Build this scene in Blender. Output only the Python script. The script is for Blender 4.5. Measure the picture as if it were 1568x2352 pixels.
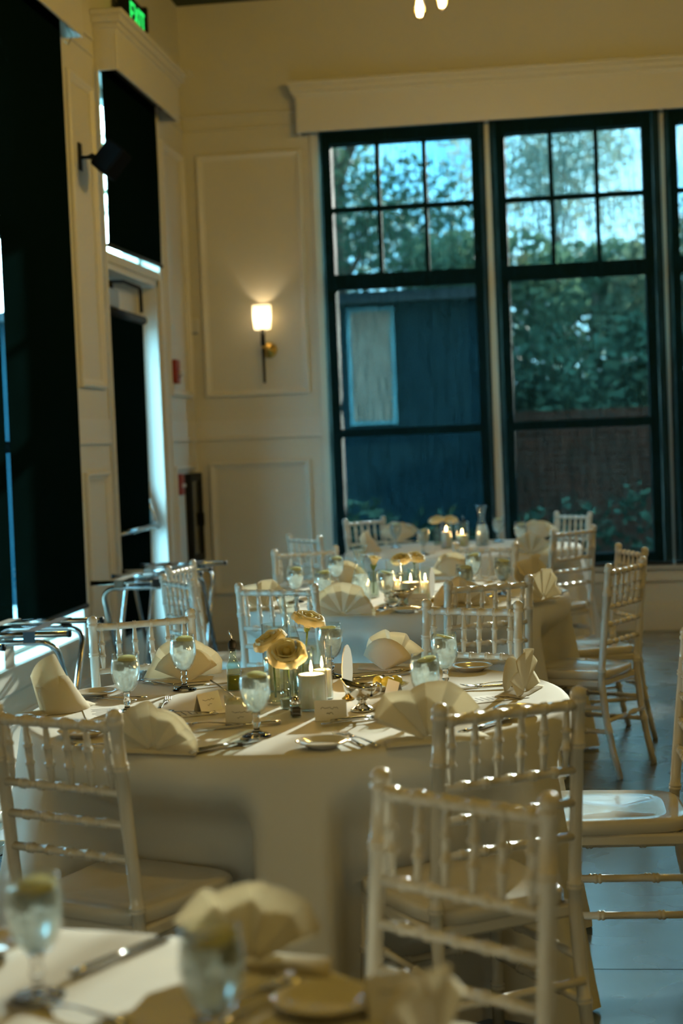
import bpy, math, random
from mathutils import Vector, Matrix

# ------------------------------------------------------------------ reset
for o in list(bpy.data.objects):
    bpy.data.objects.remove(o)
scene = bpy.context.scene
COL = scene.collection
R = math.radians

# ------------------------------------------------------------------ camera
IW, IH, FPX = 1568.0, 2352.0, 3645.0
YAW, PITCH, ROLL = .1264, .0456, -.0408
CAM = Vector((0, 0, 1.5))
fwd = Vector((-math.sin(YAW) * math.cos(PITCH), math.cos(YAW) * math.cos(PITCH), -math.sin(PITCH)))
rgt0 = Vector((math.cos(YAW), math.sin(YAW), 0))
up0 = rgt0.cross(fwd)
rgt = math.cos(ROLL) * rgt0 + math.sin(ROLL) * up0
upv = -math.sin(ROLL) * rgt0 + math.cos(ROLL) * up0
cam_d = bpy.data.cameras.new('camera')
cam_d.sensor_fit = 'VERTICAL'
cam_d.sensor_height = 36
cam_d.lens = FPX / IH * 36
cam_d.dof.use_dof = True
cam_d.dof.focus_distance = 4.95
cam_d.dof.aperture_fstop = 2.5
cam = bpy.data.objects.new('camera', cam_d)
COL.objects.link(cam)
m = Matrix.Identity(4)
for i in range(3):
    m[i][0], m[i][1], m[i][2], m[i][3] = rgt[i], upv[i], -fwd[i], CAM[i]
cam.matrix_world = m
scene.camera = cam


def at(px, py, z):
    """measured photo point -> the point of the horizontal plane z it shows"""
    d = fwd + (px - IW / 2) / FPX * rgt - (py - IH / 2) / FPX * upv
    return CAM + d * ((z - CAM.z) / d.z)


# ------------------------------------------------------------------ world, sun, exposure
SUN_AZ, SUN_EL = R(13.8), R(15.0)
world = bpy.data.worlds.new('sky')
scene.world = world
world.use_nodes = True
nt = world.node_tree
nt.nodes.clear()
wo = nt.nodes.new('ShaderNodeOutputWorld')
bg = nt.nodes.new('ShaderNodeBackground')
tc = nt.nodes.new('ShaderNodeTexCoord')
nz = nt.nodes.new('ShaderNodeTexNoise')
nz.inputs['Scale'].default_value = 3.2
nz.inputs['Detail'].default_value = 5
cr = nt.nodes.new('ShaderNodeValToRGB')
cr.color_ramp.elements[0].position = .40
cr.color_ramp.elements[0].color = (.10, .48, .80, 1)
cr.color_ramp.elements[1].position = .66
cr.color_ramp.elements[1].color = (.60, .92, 1, 1)
nt.links.new(tc.outputs['Generated'], nz.inputs['Vector'])
nt.links.new(nz.outputs['Fac'], cr.inputs['Fac'])
nt.links.new(cr.outputs['Color'], bg.inputs['Color'])
bg.inputs['Strength'].default_value = 34
nt.links.new(bg.outputs['Background'], wo.inputs['Surface'])

sun_d = bpy.data.lights.new('sun', 'SUN')
sun_d.energy = 165
sun_d.angle = R(.6)
sun_d.color = (1, .93, .82)
sun = bpy.data.objects.new('sun', sun_d)
COL.objects.link(sun)
sdir = Vector((-math.sin(SUN_AZ) * math.cos(SUN_EL), -math.cos(SUN_AZ) * math.cos(SUN_EL), -math.sin(SUN_EL)))
sun.rotation_euler = sdir.to_track_quat('-Z', 'Y').to_euler()
sun.location = (6, 30, 9)

scene.view_settings.view_transform = 'Standard'
scene.view_settings.look = 'None'
scene.view_settings.gamma = 1
scene.view_settings.use_curve_mapping = False
scene.view_settings.exposure = 0
cy = scene.cycles
cy.use_denoising = True
cy.use_adaptive_sampling = True
cy.adaptive_threshold = .05
cy.max_bounces = 6
cy.diffuse_bounces = 2
cy.glossy_bounces = 2
cy.transmission_bounces = 6
cy.transparent_max_bounces = 16
cy.sample_clamp_indirect = 6
cy.sample_clamp_direct = 0
cy.caustics_refractive = False
cy.caustics_reflective = False

BULB_W = 8.0
LAMP_COL = (1, .64, .11)

# ------------------------------------------------------------------ materials
MATS = {}


def mat(name, col=(.8, .8, .8), rough=.5, metal=0, spec=.5, coat=0, bump=0, bscale=60, var=0, vscale=4,
        sheen=0, sss=0, trans=0, ior=1.45, emit=None, estr=0, alpha=None, vstretch=None):
    if name in MATS:
        return MATS[name]
    mt = bpy.data.materials.new(name)
    mt.use_nodes = True
    t = mt.node_tree
    p = t.nodes['Principled BSDF']
    p.inputs['Base Color'].default_value = (*col, 1)
    p.inputs['Roughness'].default_value = rough
    p.inputs['Metallic'].default_value = metal
    p.inputs['Specular IOR Level'].default_value = spec
    p.inputs['Coat Weight'].default_value = coat
    p.inputs['IOR'].default_value = ior
    if sheen:
        p.inputs['Sheen Weight'].default_value = sheen
    if sss:
        p.inputs['Subsurface Weight'].default_value = sss
        p.inputs['Subsurface Radius'].default_value = (.03, .018, .01)
    if trans:
        p.inputs['Transmission Weight'].default_value = trans
    if emit:
        p.inputs['Emission Color'].default_value = (*emit, 1)
        p.inputs['Emission Strength'].default_value = estr
    if var or bump:
        g = t.nodes.new('ShaderNodeTexCoord')
        vec = g.outputs['Object']
        if vstretch:
            mp = t.nodes.new('ShaderNodeMapping')
            mp.inputs['Scale'].default_value = vstretch
            t.links.new(vec, mp.inputs['Vector'])
            vec = mp.outputs['Vector']
    if var:
        n = t.nodes.new('ShaderNodeTexNoise')
        n.inputs['Scale'].default_value = vscale
        n.inputs['Detail'].default_value = 6
        mx = t.nodes.new('ShaderNodeMix')
        mx.data_type = 'RGBA'
        mx.inputs[6].default_value = (*[c * (1 - var) for c in col], 1)
        mx.inputs[7].default_value = (*[min(1, c * (1 + var)) for c in col], 1)
        t.links.new(vec, n.inputs['Vector'])
        t.links.new(n.outputs['Fac'], mx.inputs[0])
        t.links.new(mx.outputs[2], p.inputs['Base Color'])
    if bump:
        n2 = t.nodes.new('ShaderNodeTexNoise')
        n2.inputs['Scale'].default_value = bscale
        n2.inputs['Detail'].default_value = 3
        b = t.nodes.new('ShaderNodeBump')
        b.inputs['Strength'].default_value = bump
        b.inputs['Distance'].default_value = .01
        t.links.new(vec, n2.inputs['Vector'])
        t.links.new(n2.outputs['Fac'], b.inputs['Height'])
        t.links.new(b.outputs['Normal'], p.inputs['Normal'])
    MATS[name] = mt
    return mt


def thin_glass(name, tint=(.96, 1, .99), refl=.9, rough=.02, stripes=0):
    """single-walled glass: see-through with a Fresnel reflection"""
    mt = bpy.data.materials.new(name)
    mt.use_nodes = True
    t = mt.node_tree
    t.nodes.clear()
    o = t.nodes.new('ShaderNodeOutputMaterial')
    tr = t.nodes.new('ShaderNodeBsdfTransparent')
    tr.inputs['Color'].default_value = (*tint, 1)
    gl = t.nodes.new('ShaderNodeBsdfGlossy')
    gl.inputs['Roughness'].default_value = rough
    gl.inputs['Color'].default_value = (refl, refl, refl, 1)
    lw = t.nodes.new('ShaderNodeLayerWeight')
    lw.inputs['Blend'].default_value = .5
    pw = t.nodes.new('ShaderNodeMath')
    pw.operation = 'POWER'
    pw.inputs[1].default_value = 3.5
    fr = t.nodes.new('ShaderNodeMapRange')
    fr.inputs['To Min'].default_value = .06
    fr.inputs['To Max'].default_value = .9
    t.links.new(lw.outputs['Facing'], pw.inputs[0])
    t.links.new(pw.outputs[0], fr.inputs['Value'])
    mx = t.nodes.new('ShaderNodeMixShader')
    t.links.new(fr.outputs[0], mx.inputs[0])
    t.links.new(tr.outputs[0], mx.inputs[1])
    t.links.new(gl.outputs[0], mx.inputs[2])
    t.links.new(mx.outputs[0], o.inputs['Surface'])
    MATS[name] = mt
    return mt


def screen_cloth(name, openness, col, tint=(.75, 1, 1), scatter=0):
    """roller-shade screen weave: a small open fraction, uneven in vertical streaks"""
    mt = bpy.data.materials.new(name)
    mt.use_nodes = True
    t = mt.node_tree
    t.nodes.clear()
    o = t.nodes.new('ShaderNodeOutputMaterial')
    tr = t.nodes.new('ShaderNodeBsdfTransparent')
    df = t.nodes.new('ShaderNodeBsdfDiffuse')
    df.inputs['Color'].default_value = (*col, 1)
    tr.inputs['Color'].default_value = (*tint, 1)
    g = t.nodes.new('ShaderNodeTexCoord')
    mp = t.nodes.new('ShaderNodeMapping')
    mp.inputs['Scale'].default_value = (130, 130, 5)
    n = t.nodes.new('ShaderNodeTexNoise')
    n.inputs['Scale'].default_value = 1
    n.inputs['Detail'].default_value = 3
    mr = t.nodes.new('ShaderNodeMapRange')
    mr.inputs['From Min'].default_value = .3
    mr.inputs['From Max'].default_value = .7
    mr.inputs['To Min'].default_value = openness * .45
    mr.inputs['To Max'].default_value = openness * 1.55
    mx = t.nodes.new('ShaderNodeMixShader')
    if scatter:
        rf = t.nodes.new('ShaderNodeBsdfRefraction')
        rf.inputs['IOR'].default_value = 1.0
        rf.inputs['Roughness'].default_value = .16
        rf.inputs['Color'].default_value = (*tint, 1)
        m2 = t.nodes.new('ShaderNodeMixShader')
        m2.inputs[0].default_value = scatter
        t.links.new(tr.outputs[0], m2.inputs[1])
        t.links.new(rf.outputs[0], m2.inputs[2])
        tr = m2
    t.links.new(g.outputs['Object'], mp.inputs['Vector'])
    t.links.new(mp.outputs['Vector'], n.inputs['Vector'])
    t.links.new(n.outputs['Fac'], mr.inputs['Value'])
    t.links.new(mr.outputs['Result'], mx.inputs[0])
    t.links.new(df.outputs[0], mx.inputs[1])
    t.links.new(tr.outputs[0], mx.inputs[2])
    t.links.new(mx.outputs[0], o.inputs['Surface'])
    MATS[name] = mt
    return mt


def cloth_mat(name, col, transl=.25, rough=.8, bump=.08):
    mt = bpy.data.materials.new(name)
    mt.use_nodes = True
    t = mt.node_tree
    p = t.nodes['Principled BSDF']
    o = t.nodes['Material Output']
    p.inputs['Base Color'].default_value = (*col, 1)
    p.inputs['Roughness'].default_value = rough
    p.inputs['Specular IOR Level'].default_value = .2
    tl = t.nodes.new('ShaderNodeBsdfTranslucent')
    tl.inputs['Color'].default_value = (*col, 1)
    mx = t.nodes.new('ShaderNodeMixShader')
    mx.inputs[0].default_value = transl
    g = t.nodes.new('ShaderNodeTexCoord')
    n = t.nodes.new('ShaderNodeTexNoise')
    n.inputs['Scale'].default_value = 30
    n.inputs['Detail'].default_value = 4
    b = t.nodes.new('ShaderNodeBump')
    b.inputs['Strength'].default_value = bump
    b.inputs['Distance'].default_value = .004
    t.links.new(g.outputs['Object'], n.inputs['Vector'])
    t.links.new(n.outputs['Fac'], b.inputs['Height'])
    t.links.new(b.outputs['Normal'], p.inputs['Normal'])
    t.links.new(p.outputs[0], mx.inputs[1])
    t.links.new(tl.outputs[0], mx.inputs[2])
    t.links.new(mx.outputs[0], o.inputs['Surface'])
    MATS[name] = mt
    return mt


wall_m = mat('wall_paint', (.74, .71, .60), .55, spec=.3, var=.03, vscale=1.2, bump=.03, bscale=120)
trim_m = mat('trim_paint', (.77, .74, .64), .38, spec=.4, var=.02, vscale=2)
ceil_m = mat('ceiling_paint', (.012, .03, .022), .6)
chair_m = mat('chair_lacquer', (.76, .71, .60), .24, spec=.5, coat=.8, var=.03, vscale=9)
cloth_m = cloth_mat('table_linen', (.78, .76, .68), .05, .85)
napkin_m = cloth_mat('napkin_linen', (.86, .80, .64), .45, .85, .15)
black_m = mat('black_metal', (.008, .010, .010), .6, spec=.25, var=.2, vscale=20)
frame_m = mat('window_frame_paint', (.010, .022, .024), .85, spec=.05, var=.1, vscale=8)
shade_m = screen_cloth('screen_shade', .085, (.006, .022, .026), (.92, 1, 1), .45)
dark_shade_m = screen_cloth('blackout_shade', .00003, (.002, .008, .0078))
hem_m = mat('shade_hem', (.008, .014, .014), .6, var=.1, vscale=30)
pane_m = thin_glass('window_pane')
thin_m = thin_glass('clear_glass', (.97, 1, .99))
rib_m = thin_glass('ribbed_glass', (.84, .88, .84), .9, .08)
chrome_m = mat('chrome_tube', (.62, .63, .62), .16, 1, var=.05, vscale=30)
silver_m = mat('silver', (.72, .69, .62), .14, 1, bump=.02, bscale=40)
steel_m = mat('steel', (.66, .65, .62), .2, 1, bump=.02, bscale=40)
gold_m = mat('brass', (.62, .42, .12), .28, 1, var=.1, vscale=40)
strap_m = mat('strap_web', (.02, .02, .02), .8, bump=.3, bscale=300)
strap2_m = mat('strap_pale', (.30, .30, .26), .8, bump=.3, bscale=300)
china_m = mat('china', (.80, .77, .68), .12, coat=.5, var=.02, vscale=6)
paper_m = mat('paper', (.86, .84, .78), .8, var=.02, vscale=20)
ink_m = mat('ink', (.12, .11, .10), .8)
wax_m = mat('wax', (.88, .82, .68), .5, sss=.5, var=.02, vscale=10)
petal_m = cloth_mat('rose_petal', (.88, .80, .50), .38, .6, .1)
petal_in_m = cloth_mat('rose_heart', (.86, .72, .28), .35, .6, .1)
green_m = mat('stem_green', (.10, .16, .03), .6, var=.2, vscale=40)
lemon_m = mat('lemon', (.80, .66, .10), .4, var=.1, vscale=60)
lemon_w_m = cloth_mat('lemon_slice', (.95, .93, .58), .5, .4)
oil_m = mat('olive_oil', (.13, .14, .012), .1, var=.05, vscale=30)
pepper_m = mat('pepper', (.05, .04, .03), .8, var=.4, vscale=200)
salt_m = mat('salt', (.75, .73, .68), .8)
butter_m = mat('grated_cheese', (.78, .70, .46), .7, bump=.5, bscale=150)
red_m = mat('alarm_red', (.30, .03, .018), .4, var=.05, vscale=20)
white_pl_m = mat('white_plastic', (.72, .72, .68), .4, var=.02, vscale=20)
glass_solid_m = mat('goblet_glass', (1, 1, 1), .02, trans=1, ior=1.45, spec=.5, var=.001)


def water_mat():
    mt = bpy.data.materials.new('iced_water')
    mt.use_nodes = True
    t = mt.node_tree
    t.nodes.clear()
    o = t.nodes.new('ShaderNodeOutputMaterial')
    rf = t.nodes.new('ShaderNodeBsdfGlass')
    rf.inputs['IOR'].default_value = 1.33
    rf.inputs['Roughness'].default_value = .06
    rf.inputs['Color'].default_value = (.98, 1, 1, 1)
    df = t.nodes.new('ShaderNodeBsdfTranslucent')
    df.inputs['Color'].default_value = (.88, .92, .90, 1)
    d2 = t.nodes.new('ShaderNodeBsdfDiffuse')
    d2.inputs['Color'].default_value = (.86, .90, .88, 1)
    ad = t.nodes.new('ShaderNodeMixShader')
    ad.inputs[0].default_value = .4
    g = t.nodes.new('ShaderNodeTexCoord')
    n = t.nodes.new('ShaderNodeTexNoise')
    n.inputs['Scale'].default_value = 45
    n.inputs['Detail'].default_value = 3
    mr = t.nodes.new('ShaderNodeMapRange')
    mr.inputs['From Min'].default_value = .42
    mr.inputs['From Max'].default_value = .68
    mr.inputs['To Min'].default_value = .36
    mr.inputs['To Max'].default_value = .7
    b = t.nodes.new('ShaderNodeBump')
    b.inputs['Strength'].default_value = .25
    b.inputs['Distance'].default_value = .004
    mx = t.nodes.new('ShaderNodeMixShader')
    t.links.new(g.outputs['Object'], n.inputs['Vector'])
    t.links.new(n.outputs['Fac'], mr.inputs['Value'])
    t.links.new(n.outputs['Fac'], b.inputs['Height'])
    t.links.new(b.outputs['Normal'], rf.inputs['Normal'])
    t.links.new(mr.outputs['Result'], mx.inputs[0])
    t.links.new(df.outputs[0], ad.inputs[1])
    t.links.new(d2.outputs[0], ad.inputs[2])
    t.links.new(rf.outputs[0], mx.inputs[1])
    t.links.new(ad.outputs[0], mx.inputs[2])
    t.links.new(mx.outputs[0], o.inputs['Surface'])
    MATS['iced_water'] = mt
    return mt


water_m = water_mat()


def floor_mat():
    mt = bpy.data.materials.new('polished_concrete')
    mt.use_nodes = True
    t = mt.node_tree
    p = t.nodes['Principled BSDF']
    g = t.nodes.new('ShaderNodeTexCoord')
    n = t.nodes.new('ShaderNodeTexNoise')
    n.inputs['Scale'].default_value = 1.6
    n.inputs['Detail'].default_value = 9
    n.inputs['Roughness'].default_value = .65
    c = t.nodes.new('ShaderNodeValToRGB')
    c.color_ramp.elements[0].position = .15
    c.color_ramp.elements[0].color = (.060, .085, .090, 1)
    c.color_ramp.elements[1].position = .85
    c.color_ramp.elements[1].color = (.125, .16, .165, 1)
    n2 = t.nodes.new('ShaderNodeTexNoise')
    n2.inputs['Scale'].default_value = 5
    n2.inputs['Detail'].default_value = 1
    mr = t.nodes.new('ShaderNodeMapRange')
    mr.inputs['To Min'].default_value = .2
    mr.inputs['To Max'].default_value = .36
    b = t.nodes.new('ShaderNodeBump')
    b.inputs['Strength'].default_value = .015
    b.inputs['Distance'].default_value = .01
    t.links.new(g.outputs['Object'], n.inputs['Vector'])
    t.links.new(g.outputs['Object'], n2.inputs['Vector'])
    t.links.new(n.outputs['Fac'], c.inputs['Fac'])
    t.links.new(c.outputs['Color'], p.inputs['Base Color'])
    t.links.new(n2.outputs['Fac'], mr.inputs['Value'])
    t.links.new(mr.outputs['Result'], p.inputs['Roughness'])
    t.links.new(n2.outputs['Fac'], b.inputs['Height'])
    p.inputs['Coat Weight'].default_value = .7
    p.inputs['Coat Roughness'].default_value = .22
    p.inputs['IOR'].default_value = 1.7
    return mt


floor_m = floor_mat()


def brick_mat():
    mt = bpy.data.materials.new('garden_brick')
    mt.use_nodes = True
    t = mt.node_tree
    p = t.nodes['Principled BSDF']
    g = t.nodes.new('ShaderNodeTexCoord')
    mp = t.nodes.new('ShaderNodeMapping')
    mp.inputs['Rotation'].default_value = (R(90), 0, 0)
    b = t.nodes.new('ShaderNodeTexBrick')
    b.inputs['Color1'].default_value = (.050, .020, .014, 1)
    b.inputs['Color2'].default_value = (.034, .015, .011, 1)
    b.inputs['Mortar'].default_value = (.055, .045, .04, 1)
    b.inputs['Scale'].default_value = 1
    b.inputs['Brick Width'].default_value = .22
    b.inputs['Row Height'].default_value = .075
    b.inputs['Mortar Size'].default_value = .006
    t.links.new(g.outputs['Object'], mp.inputs['Vector'])
    t.links.new(mp.outputs['Vector'], b.inputs['Vector'])
    t.links.new(b.outputs['Color'], p.inputs['Base Color'])
    p.inputs['Roughness'].default_value = .9
    p.inputs['Specular IOR Level'].default_value = 0
    return mt


# ------------------------------------------------------------------ mesh builder
class MB:
    def __init__(s):
        s.v, s.f, s.sm = [], [], []

    def add(s, vs, fs, smooth=False):
        o = len(s.v)
        s.v += [tuple(p) for p in vs]
        s.f += [tuple(i + o for i in f) for f in fs]
        s.sm += [smooth] * len(fs)
        return s

    def box(s, x0, x1, y0, y1, z0, z1, bev=0):
        if bev <= 0:
            vs = [(x, y, z) for z in (z0, z1) for y in (y0, y1) for x in (x0, x1)]
            return s.add(vs, [(0, 2, 3, 1), (4, 5, 7, 6), (0, 1, 5, 4), (2, 6, 7, 3), (0, 4, 6, 2), (1, 3, 7, 5)])
        b = bev
        vs, idx = [], {}
        for iz, z in enumerate((z0, z1)):
            for iy, y in enumerate((y0, y1)):
                for ix, x in enumerate((x0, x1)):
                    sx, sy, sz = (b if ix == 0 else -b), (b if iy == 0 else -b), (b if iz == 0 else -b)
                    for a in range(3):
                        idx[ix, iy, iz, a] = len(vs)
                        vs.append((x + (0 if a == 0 else sx), y + (0 if a == 1 else sy), z + (0 if a == 2 else sz)))
        I = idx
        fs = []
        for k in (0, 1):
            q = [I[k, 0, 0, 0], I[k, 1, 0, 0], I[k, 1, 1, 0], I[k, 0, 1, 0]]
            fs.append(q if k else q[::-1])
            q = [I[0, k, 0, 1], I[0, k, 1, 1], I[1, k, 1, 1], I[1, k, 0, 1]]
            fs.append(q if k else q[::-1])
            q = [I[0, 0, k, 2], I[1, 0, k, 2], I[1, 1, k, 2], I[0, 1, k, 2]]
            fs.append(q if k else q[::-1])
        for a in (0, 1):
            for c in (0, 1):
                fs.append([I[0, a, c, 1], I[1, a, c, 1], I[1, a, c, 2], I[0, a, c, 2]])
                fs.append([I[a, 0, c, 0], I[a, 1, c, 0], I[a, 1, c, 2], I[a, 0, c, 2]])
                fs.append([I[a, c, 0, 0], I[a, c, 1, 0], I[a, c, 1, 1], I[a, c, 0, 1]])
                for d in (0, 1):
                    fs.append([I[a, c, d, 0], I[a, c, d, 1], I[a, c, d, 2]])
        return s.add(vs, fs)

    def lathe(s, prof, n=24, ox=0, oy=0, oz=0, smooth=True, cap0=True, cap1=True, wob=None):
        vs, fs = [], []
        for k, (r, z) in enumerate(prof):
            for i in range(n):
                a = 2 * math.pi * i / n
                rr = r * (wob(i, k) if wob else 1)
                vs.append((ox + rr * math.cos(a), oy + rr * math.sin(a), oz + z))
        for k in range(len(prof) - 1):
            for i in range(n):
                j = (i + 1) % n
                fs.append((k * n + i, k * n + j, (k + 1) * n + j, (k + 1) * n + i))
        if cap0:
            fs.append(tuple(range(n - 1, -1, -1)))
        if cap1:
            b = (len(prof) - 1) * n
            fs.append(tuple(b + i for i in range(n)))
        return s.add(vs, fs, smooth)

    def tube(s, pts, rad, n=8, caps=True, smooth=True, flat=1.0):
        pts = [Vector(p) for p in pts]
        if not isinstance(rad, (list, tuple)):
            rad = [rad] * len(pts)
        t = (pts[1] - pts[0]).normalized()
        ref = Vector((0, 0, 1)) if abs(t.z) < .9 else Vector((1, 0, 0))
        u = t.cross(ref).normalized()
        vs, fs = [], []
        for k, p in enumerate(pts):
            if k == 0:
                d = pts[1] - pts[0]
            elif k == len(pts) - 1:
                d = pts[-1] - pts[-2]
            else:
                d = (pts[k + 1] - p).normalized() + (p - pts[k - 1]).normalized()
            d.normalize()
            u = (u - d * u.dot(d)).normalized()
            w = d.cross(u)
            for i in range(n):
                a = 2 * math.pi * i / n
                vs.append(p + (u * math.cos(a) + w * math.sin(a) * flat) * rad[k])
        for k in range(len(pts) - 1):
            for i in range(n):
                j = (i + 1) % n
                fs.append((k * n + i, k * n + j, (k + 1) * n + j, (k + 1) * n + i))
        if caps:
            fs.append(tuple(range(n - 1, -1, -1)))
            b = (len(pts) - 1) * n
            fs.append(tuple(b + i for i in range(n)))
        return s.add(vs, fs, smooth)

    def grid(s, fn, nu, nv, smooth=True, closed_u=False):
        vs = [fn(i / nu, j / nv) for j in range(nv + 1) for i in range(nu + (0 if closed_u else 1))]
        w = nu if closed_u else nu + 1
        fs = []
        for j in range(nv):
            for i in range(nu):
                k = (i + 1) % w if closed_u else i + 1
                fs.append((j * w + i, j * w + k, (j + 1) * w + k, (j + 1) * w + i))
        return s.add(vs, fs, smooth)

    def ring(s, axis, pos, a0, a1, z0, z1, w, d):
        """a picture-frame moulding on a wall plane; profile steps down to the inside"""
        prof = [(0, 0), (0, d * .7), (w * .18, d), (w * .45, d * .95), (w * .7, d * .45), (w, d * .3), (w, 0)]
        vs, fs = [], []
        n = len(prof)
        for (ca, cz, sa, sz) in ((a0, z0, 1, 1), (a1, z0, -1, 1), (a1, z1, -1, -1), (a0, z1, 1, -1)):
            for (o, h) in prof:
                a, z = ca + sa * o, cz + sz * o
                vs.append((a, pos + h, z) if axis == 'y' else (pos + h, a, z))
        for c in range(4):
            e = (c + 1) % 4
            for k in range(n - 1):
                fs.append((c * n + k, c * n + k + 1, e * n + k + 1, e * n + k))
        return s.add(vs, fs)

    def mesh(s, name, m=None, recalc=True):
        me = bpy.data.meshes.new(name)
        me.from_pydata(s.v, [], s.f)
        me.polygons.foreach_set('use_smooth', s.sm)
        if recalc:
            import bmesh
            bm = bmesh.new()
            bm.from_mesh(me)
            bmesh.ops.recalc_face_normals(bm, faces=bm.faces)
            bm.to_mesh(me)
            bm.free()
        if m:
            me.materials.append(m)
        me.update()
        return me


def link(name, data, parent=None, loc=None, rot=None, scale=None):
    o = bpy.data.objects.new(name, data)
    COL.objects.link(o)
    if parent:
        o.parent = parent
    if loc is not None:
        o.location = loc
    if rot is not None:
        o.rotation_euler = rot
    if scale is not None:
        o.scale = scale if isinstance(scale, (tuple, list)) else (scale,) * 3
    return o


def tag(o, label=None, cat=None, group=None, kind=None):
    if label:
        o['label'] = label
    if cat:
        o['category'] = cat
    if group:
        o['group'] = group
    if kind:
        o['kind'] = kind
    return o


def thing(name, label, cat, loc=(0, 0, 0), rz=0, group=None):
    o = link(name, None, None, loc, (0, 0, rz))
    o.empty_display_size = .05
    return tag(o, label, cat, group)


def part(name, mb, m, parent, loc=None, rot=None):
    return link(name, mb.mesh(name, m), parent, loc, rot)


def struct(name, mb, m, label=None):
    o = link(name, mb.mesh(name, m))
    o['kind'] = 'structure'
    if label:
        o['label'] = label
    return o


def spawn(spec, name, label, cat, loc, rz=0, group=None, scale=None):
    """one individual: an Empty and a child object for every part (mesh data shared)"""
    t = thing(name, label, cat, loc, rz, group)
    if scale:
        t.scale = (scale,) * 3
    for s in spec:
        o = link(s[0], s[1], t, s[2] if len(s) > 2 else None, s[3] if len(s) > 3 else None)
        for c in (s[4] if len(s) > 4 else ()):
            link(c[0], c[1], o, c[2] if len(c) > 2 else None, c[3] if len(c) > 3 else None)
    return t


# ------------------------------------------------------------------ the room
XL, YB, ZC = -2.591, 11.83, 4.79
XR, YR = 6.2, -3.4
SILL, WTOP = .465, 3.80

# floor: cast slabs with saw-cut joints
fl = struct('floor', MB().box(XL - .3, XR + .2, YR - .2, YB + .3, -.12, -.012), mat('joint_dark', (.02, .02, .02), .9),
            'dark polished concrete floor reflecting the windows')
xs = [XL - .3, -.9, 1.35, 3.6, XR + .2]
ys = [YR - .2, -1.2, 1.6, 4.4, 7.2, 9.95, YB + .3]
for i in range(len(xs) - 1):
    for j in range(len(ys) - 1):
        part('slab', MB().box(xs[i] + .003, xs[i + 1] - .003, ys[j] + .003, ys[j + 1] - .003, -.013, 0), floor_m, fl)

struct('ceiling', MB().box(XL - .3, XR + .2, YR - .2, YB + .3, ZC, ZC + .2), ceil_m, 'dark green painted ceiling')
T = .24
wr = struct('wall_right', MB().box(XR, XR + T, YR - .2, YB + .3, 0, ZC), wall_m, 'plain cream wall on the far right side')
wre = struct('wall_rear', MB().box(XL - .3, XR + .2, YR - T, YR, 0, ZC), wall_m, 'plain cream wall behind the front table')

# back wall with window openings
WB = [(-1.555, -.375), (-.255, .875), (.995, 2.13), (2.25, 3.385), (3.505, 4.64)]
b = MB()
edges = [XL - .3] + [e for w in WB for e in w] + [XR + .2]
for k in range(0, len(edges), 2):
    b.box(edges[k], edges[k + 1], YB, YB + T, 0, ZC)
for (x0, x1) in WB:
    b.box(x0, x1, YB, YB + T, 0, .50)
    b.box(x0, x1, YB, YB + T, WTOP, ZC)
wb = struct('wall_back', b, wall_m, 'cream panelled wall with tall shaded windows')
# mouldings of the back wall
part('panel_moulding', MB().ring('y', YB, -2.50, -1.70, 1.855, 3.675, .05, -.028), trim_m, wb)
part('panel_moulding', MB().ring('y', YB, -2.50, -1.72, .36, 1.365, .05, -.028), trim_m, wb)
part('chair_rail', MB().box(XL, -1.63, YB - .018, YB, 1.53, 1.552, .004).box(XL, -1.63, YB - .008, YB, 1.552, 1.68), trim_m, wb)
part('picture_rail', MB().box(XL, -1.60, YB - .014, YB, 3.85, 3.862, .003).box(XL, -1.60, YB - .02, YB, 3.95, 3.965, .004), trim_m, wb)
part('window_casing', MB().box(-1.632, -1.555, YB - .022, YB, .42, 3.80, .005).box(-1.612, -1.60, YB - .03, YB - .02, .42, 3.80), trim_m, wb)
for k in range(4):
    xm = (WB[k][1] + WB[k + 1][0]) / 2
    part('mullion_casing', MB().box(xm - .058, xm + .058, YB - .012, YB, .5, 3.8, .004), trim_m, wb)
part('window_stool', MB().box(-1.66, 4.72, YB - .05, YB, .455, .50, .008).box(-1.64, 4.70, YB - .02, YB, .37, .455), trim_m, wb)
struct('baseboard_back', MB().box(XL, XR, YB - .022, YB, 0, .17, .004).box(XL, XR, YB - .014, YB, .17, .2, .004), trim_m,
       'tall cream baseboard under the back windows')

# left wall with openings: two windows, a door with a transom
WA, WBB = (6.15, 7.325), (7.475, 8.615)
WC = (4.70, 5.80)
DY0, DY1 = 9.49, 10.80
DH, TR0 = 2.645, 2.705
b = MB()
for (y0, y1) in ((YR - .2, WC[0]), (WC[1], WA[0]), (WA[1], WBB[0]), (WBB[1], DY0), (DY1, YB + .3)):
    b.box(XL - T, XL, y0, y1, 0, ZC)
for (y0, y1) in (WA, WBB, WC):
    b.box(XL - T, XL, y0, y1, 0, SILL)
    b.box(XL - T, XL, y0, y1, WTOP, ZC)
b.box(XL - T, XL, DY0, DY1, WTOP, ZC)
b.box(XL - T, XL + .012, DY0, DY1, DH, TR0)
wl = struct('wall_left', b, wall_m, 'cream panelled wall with shaded windows and a door')
for (y0, y1, z0, z1) in ((8.80, 9.315, 1.86, 3.66), (8.80, 9.30, .36, 1.37), (11.03, 11.735, 1.86, 3.66), (11.03, 11.735, .36, 1.355)):
    part('panel_moulding', MB().ring('x', XL, y0, y1, z0, z1, .05, .028), trim_m, wl)
for (y0, y1) in ((8.66, 9.40), (10.94, YB)):
    part('chair_rail', MB().box(XL, XL + .018, y0, y1, 1.53, 1.552, .004).box(XL, XL + .008, y0, y1, 1.552, 1.68), trim_m, wl)
    part('picture_rail', MB().box(XL, XL + .014, y0, y1, 3.85, 3.862, .003).box(XL, XL + .02, y0, y1, 3.95, 3.965, .004), trim_m, wl)
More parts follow.
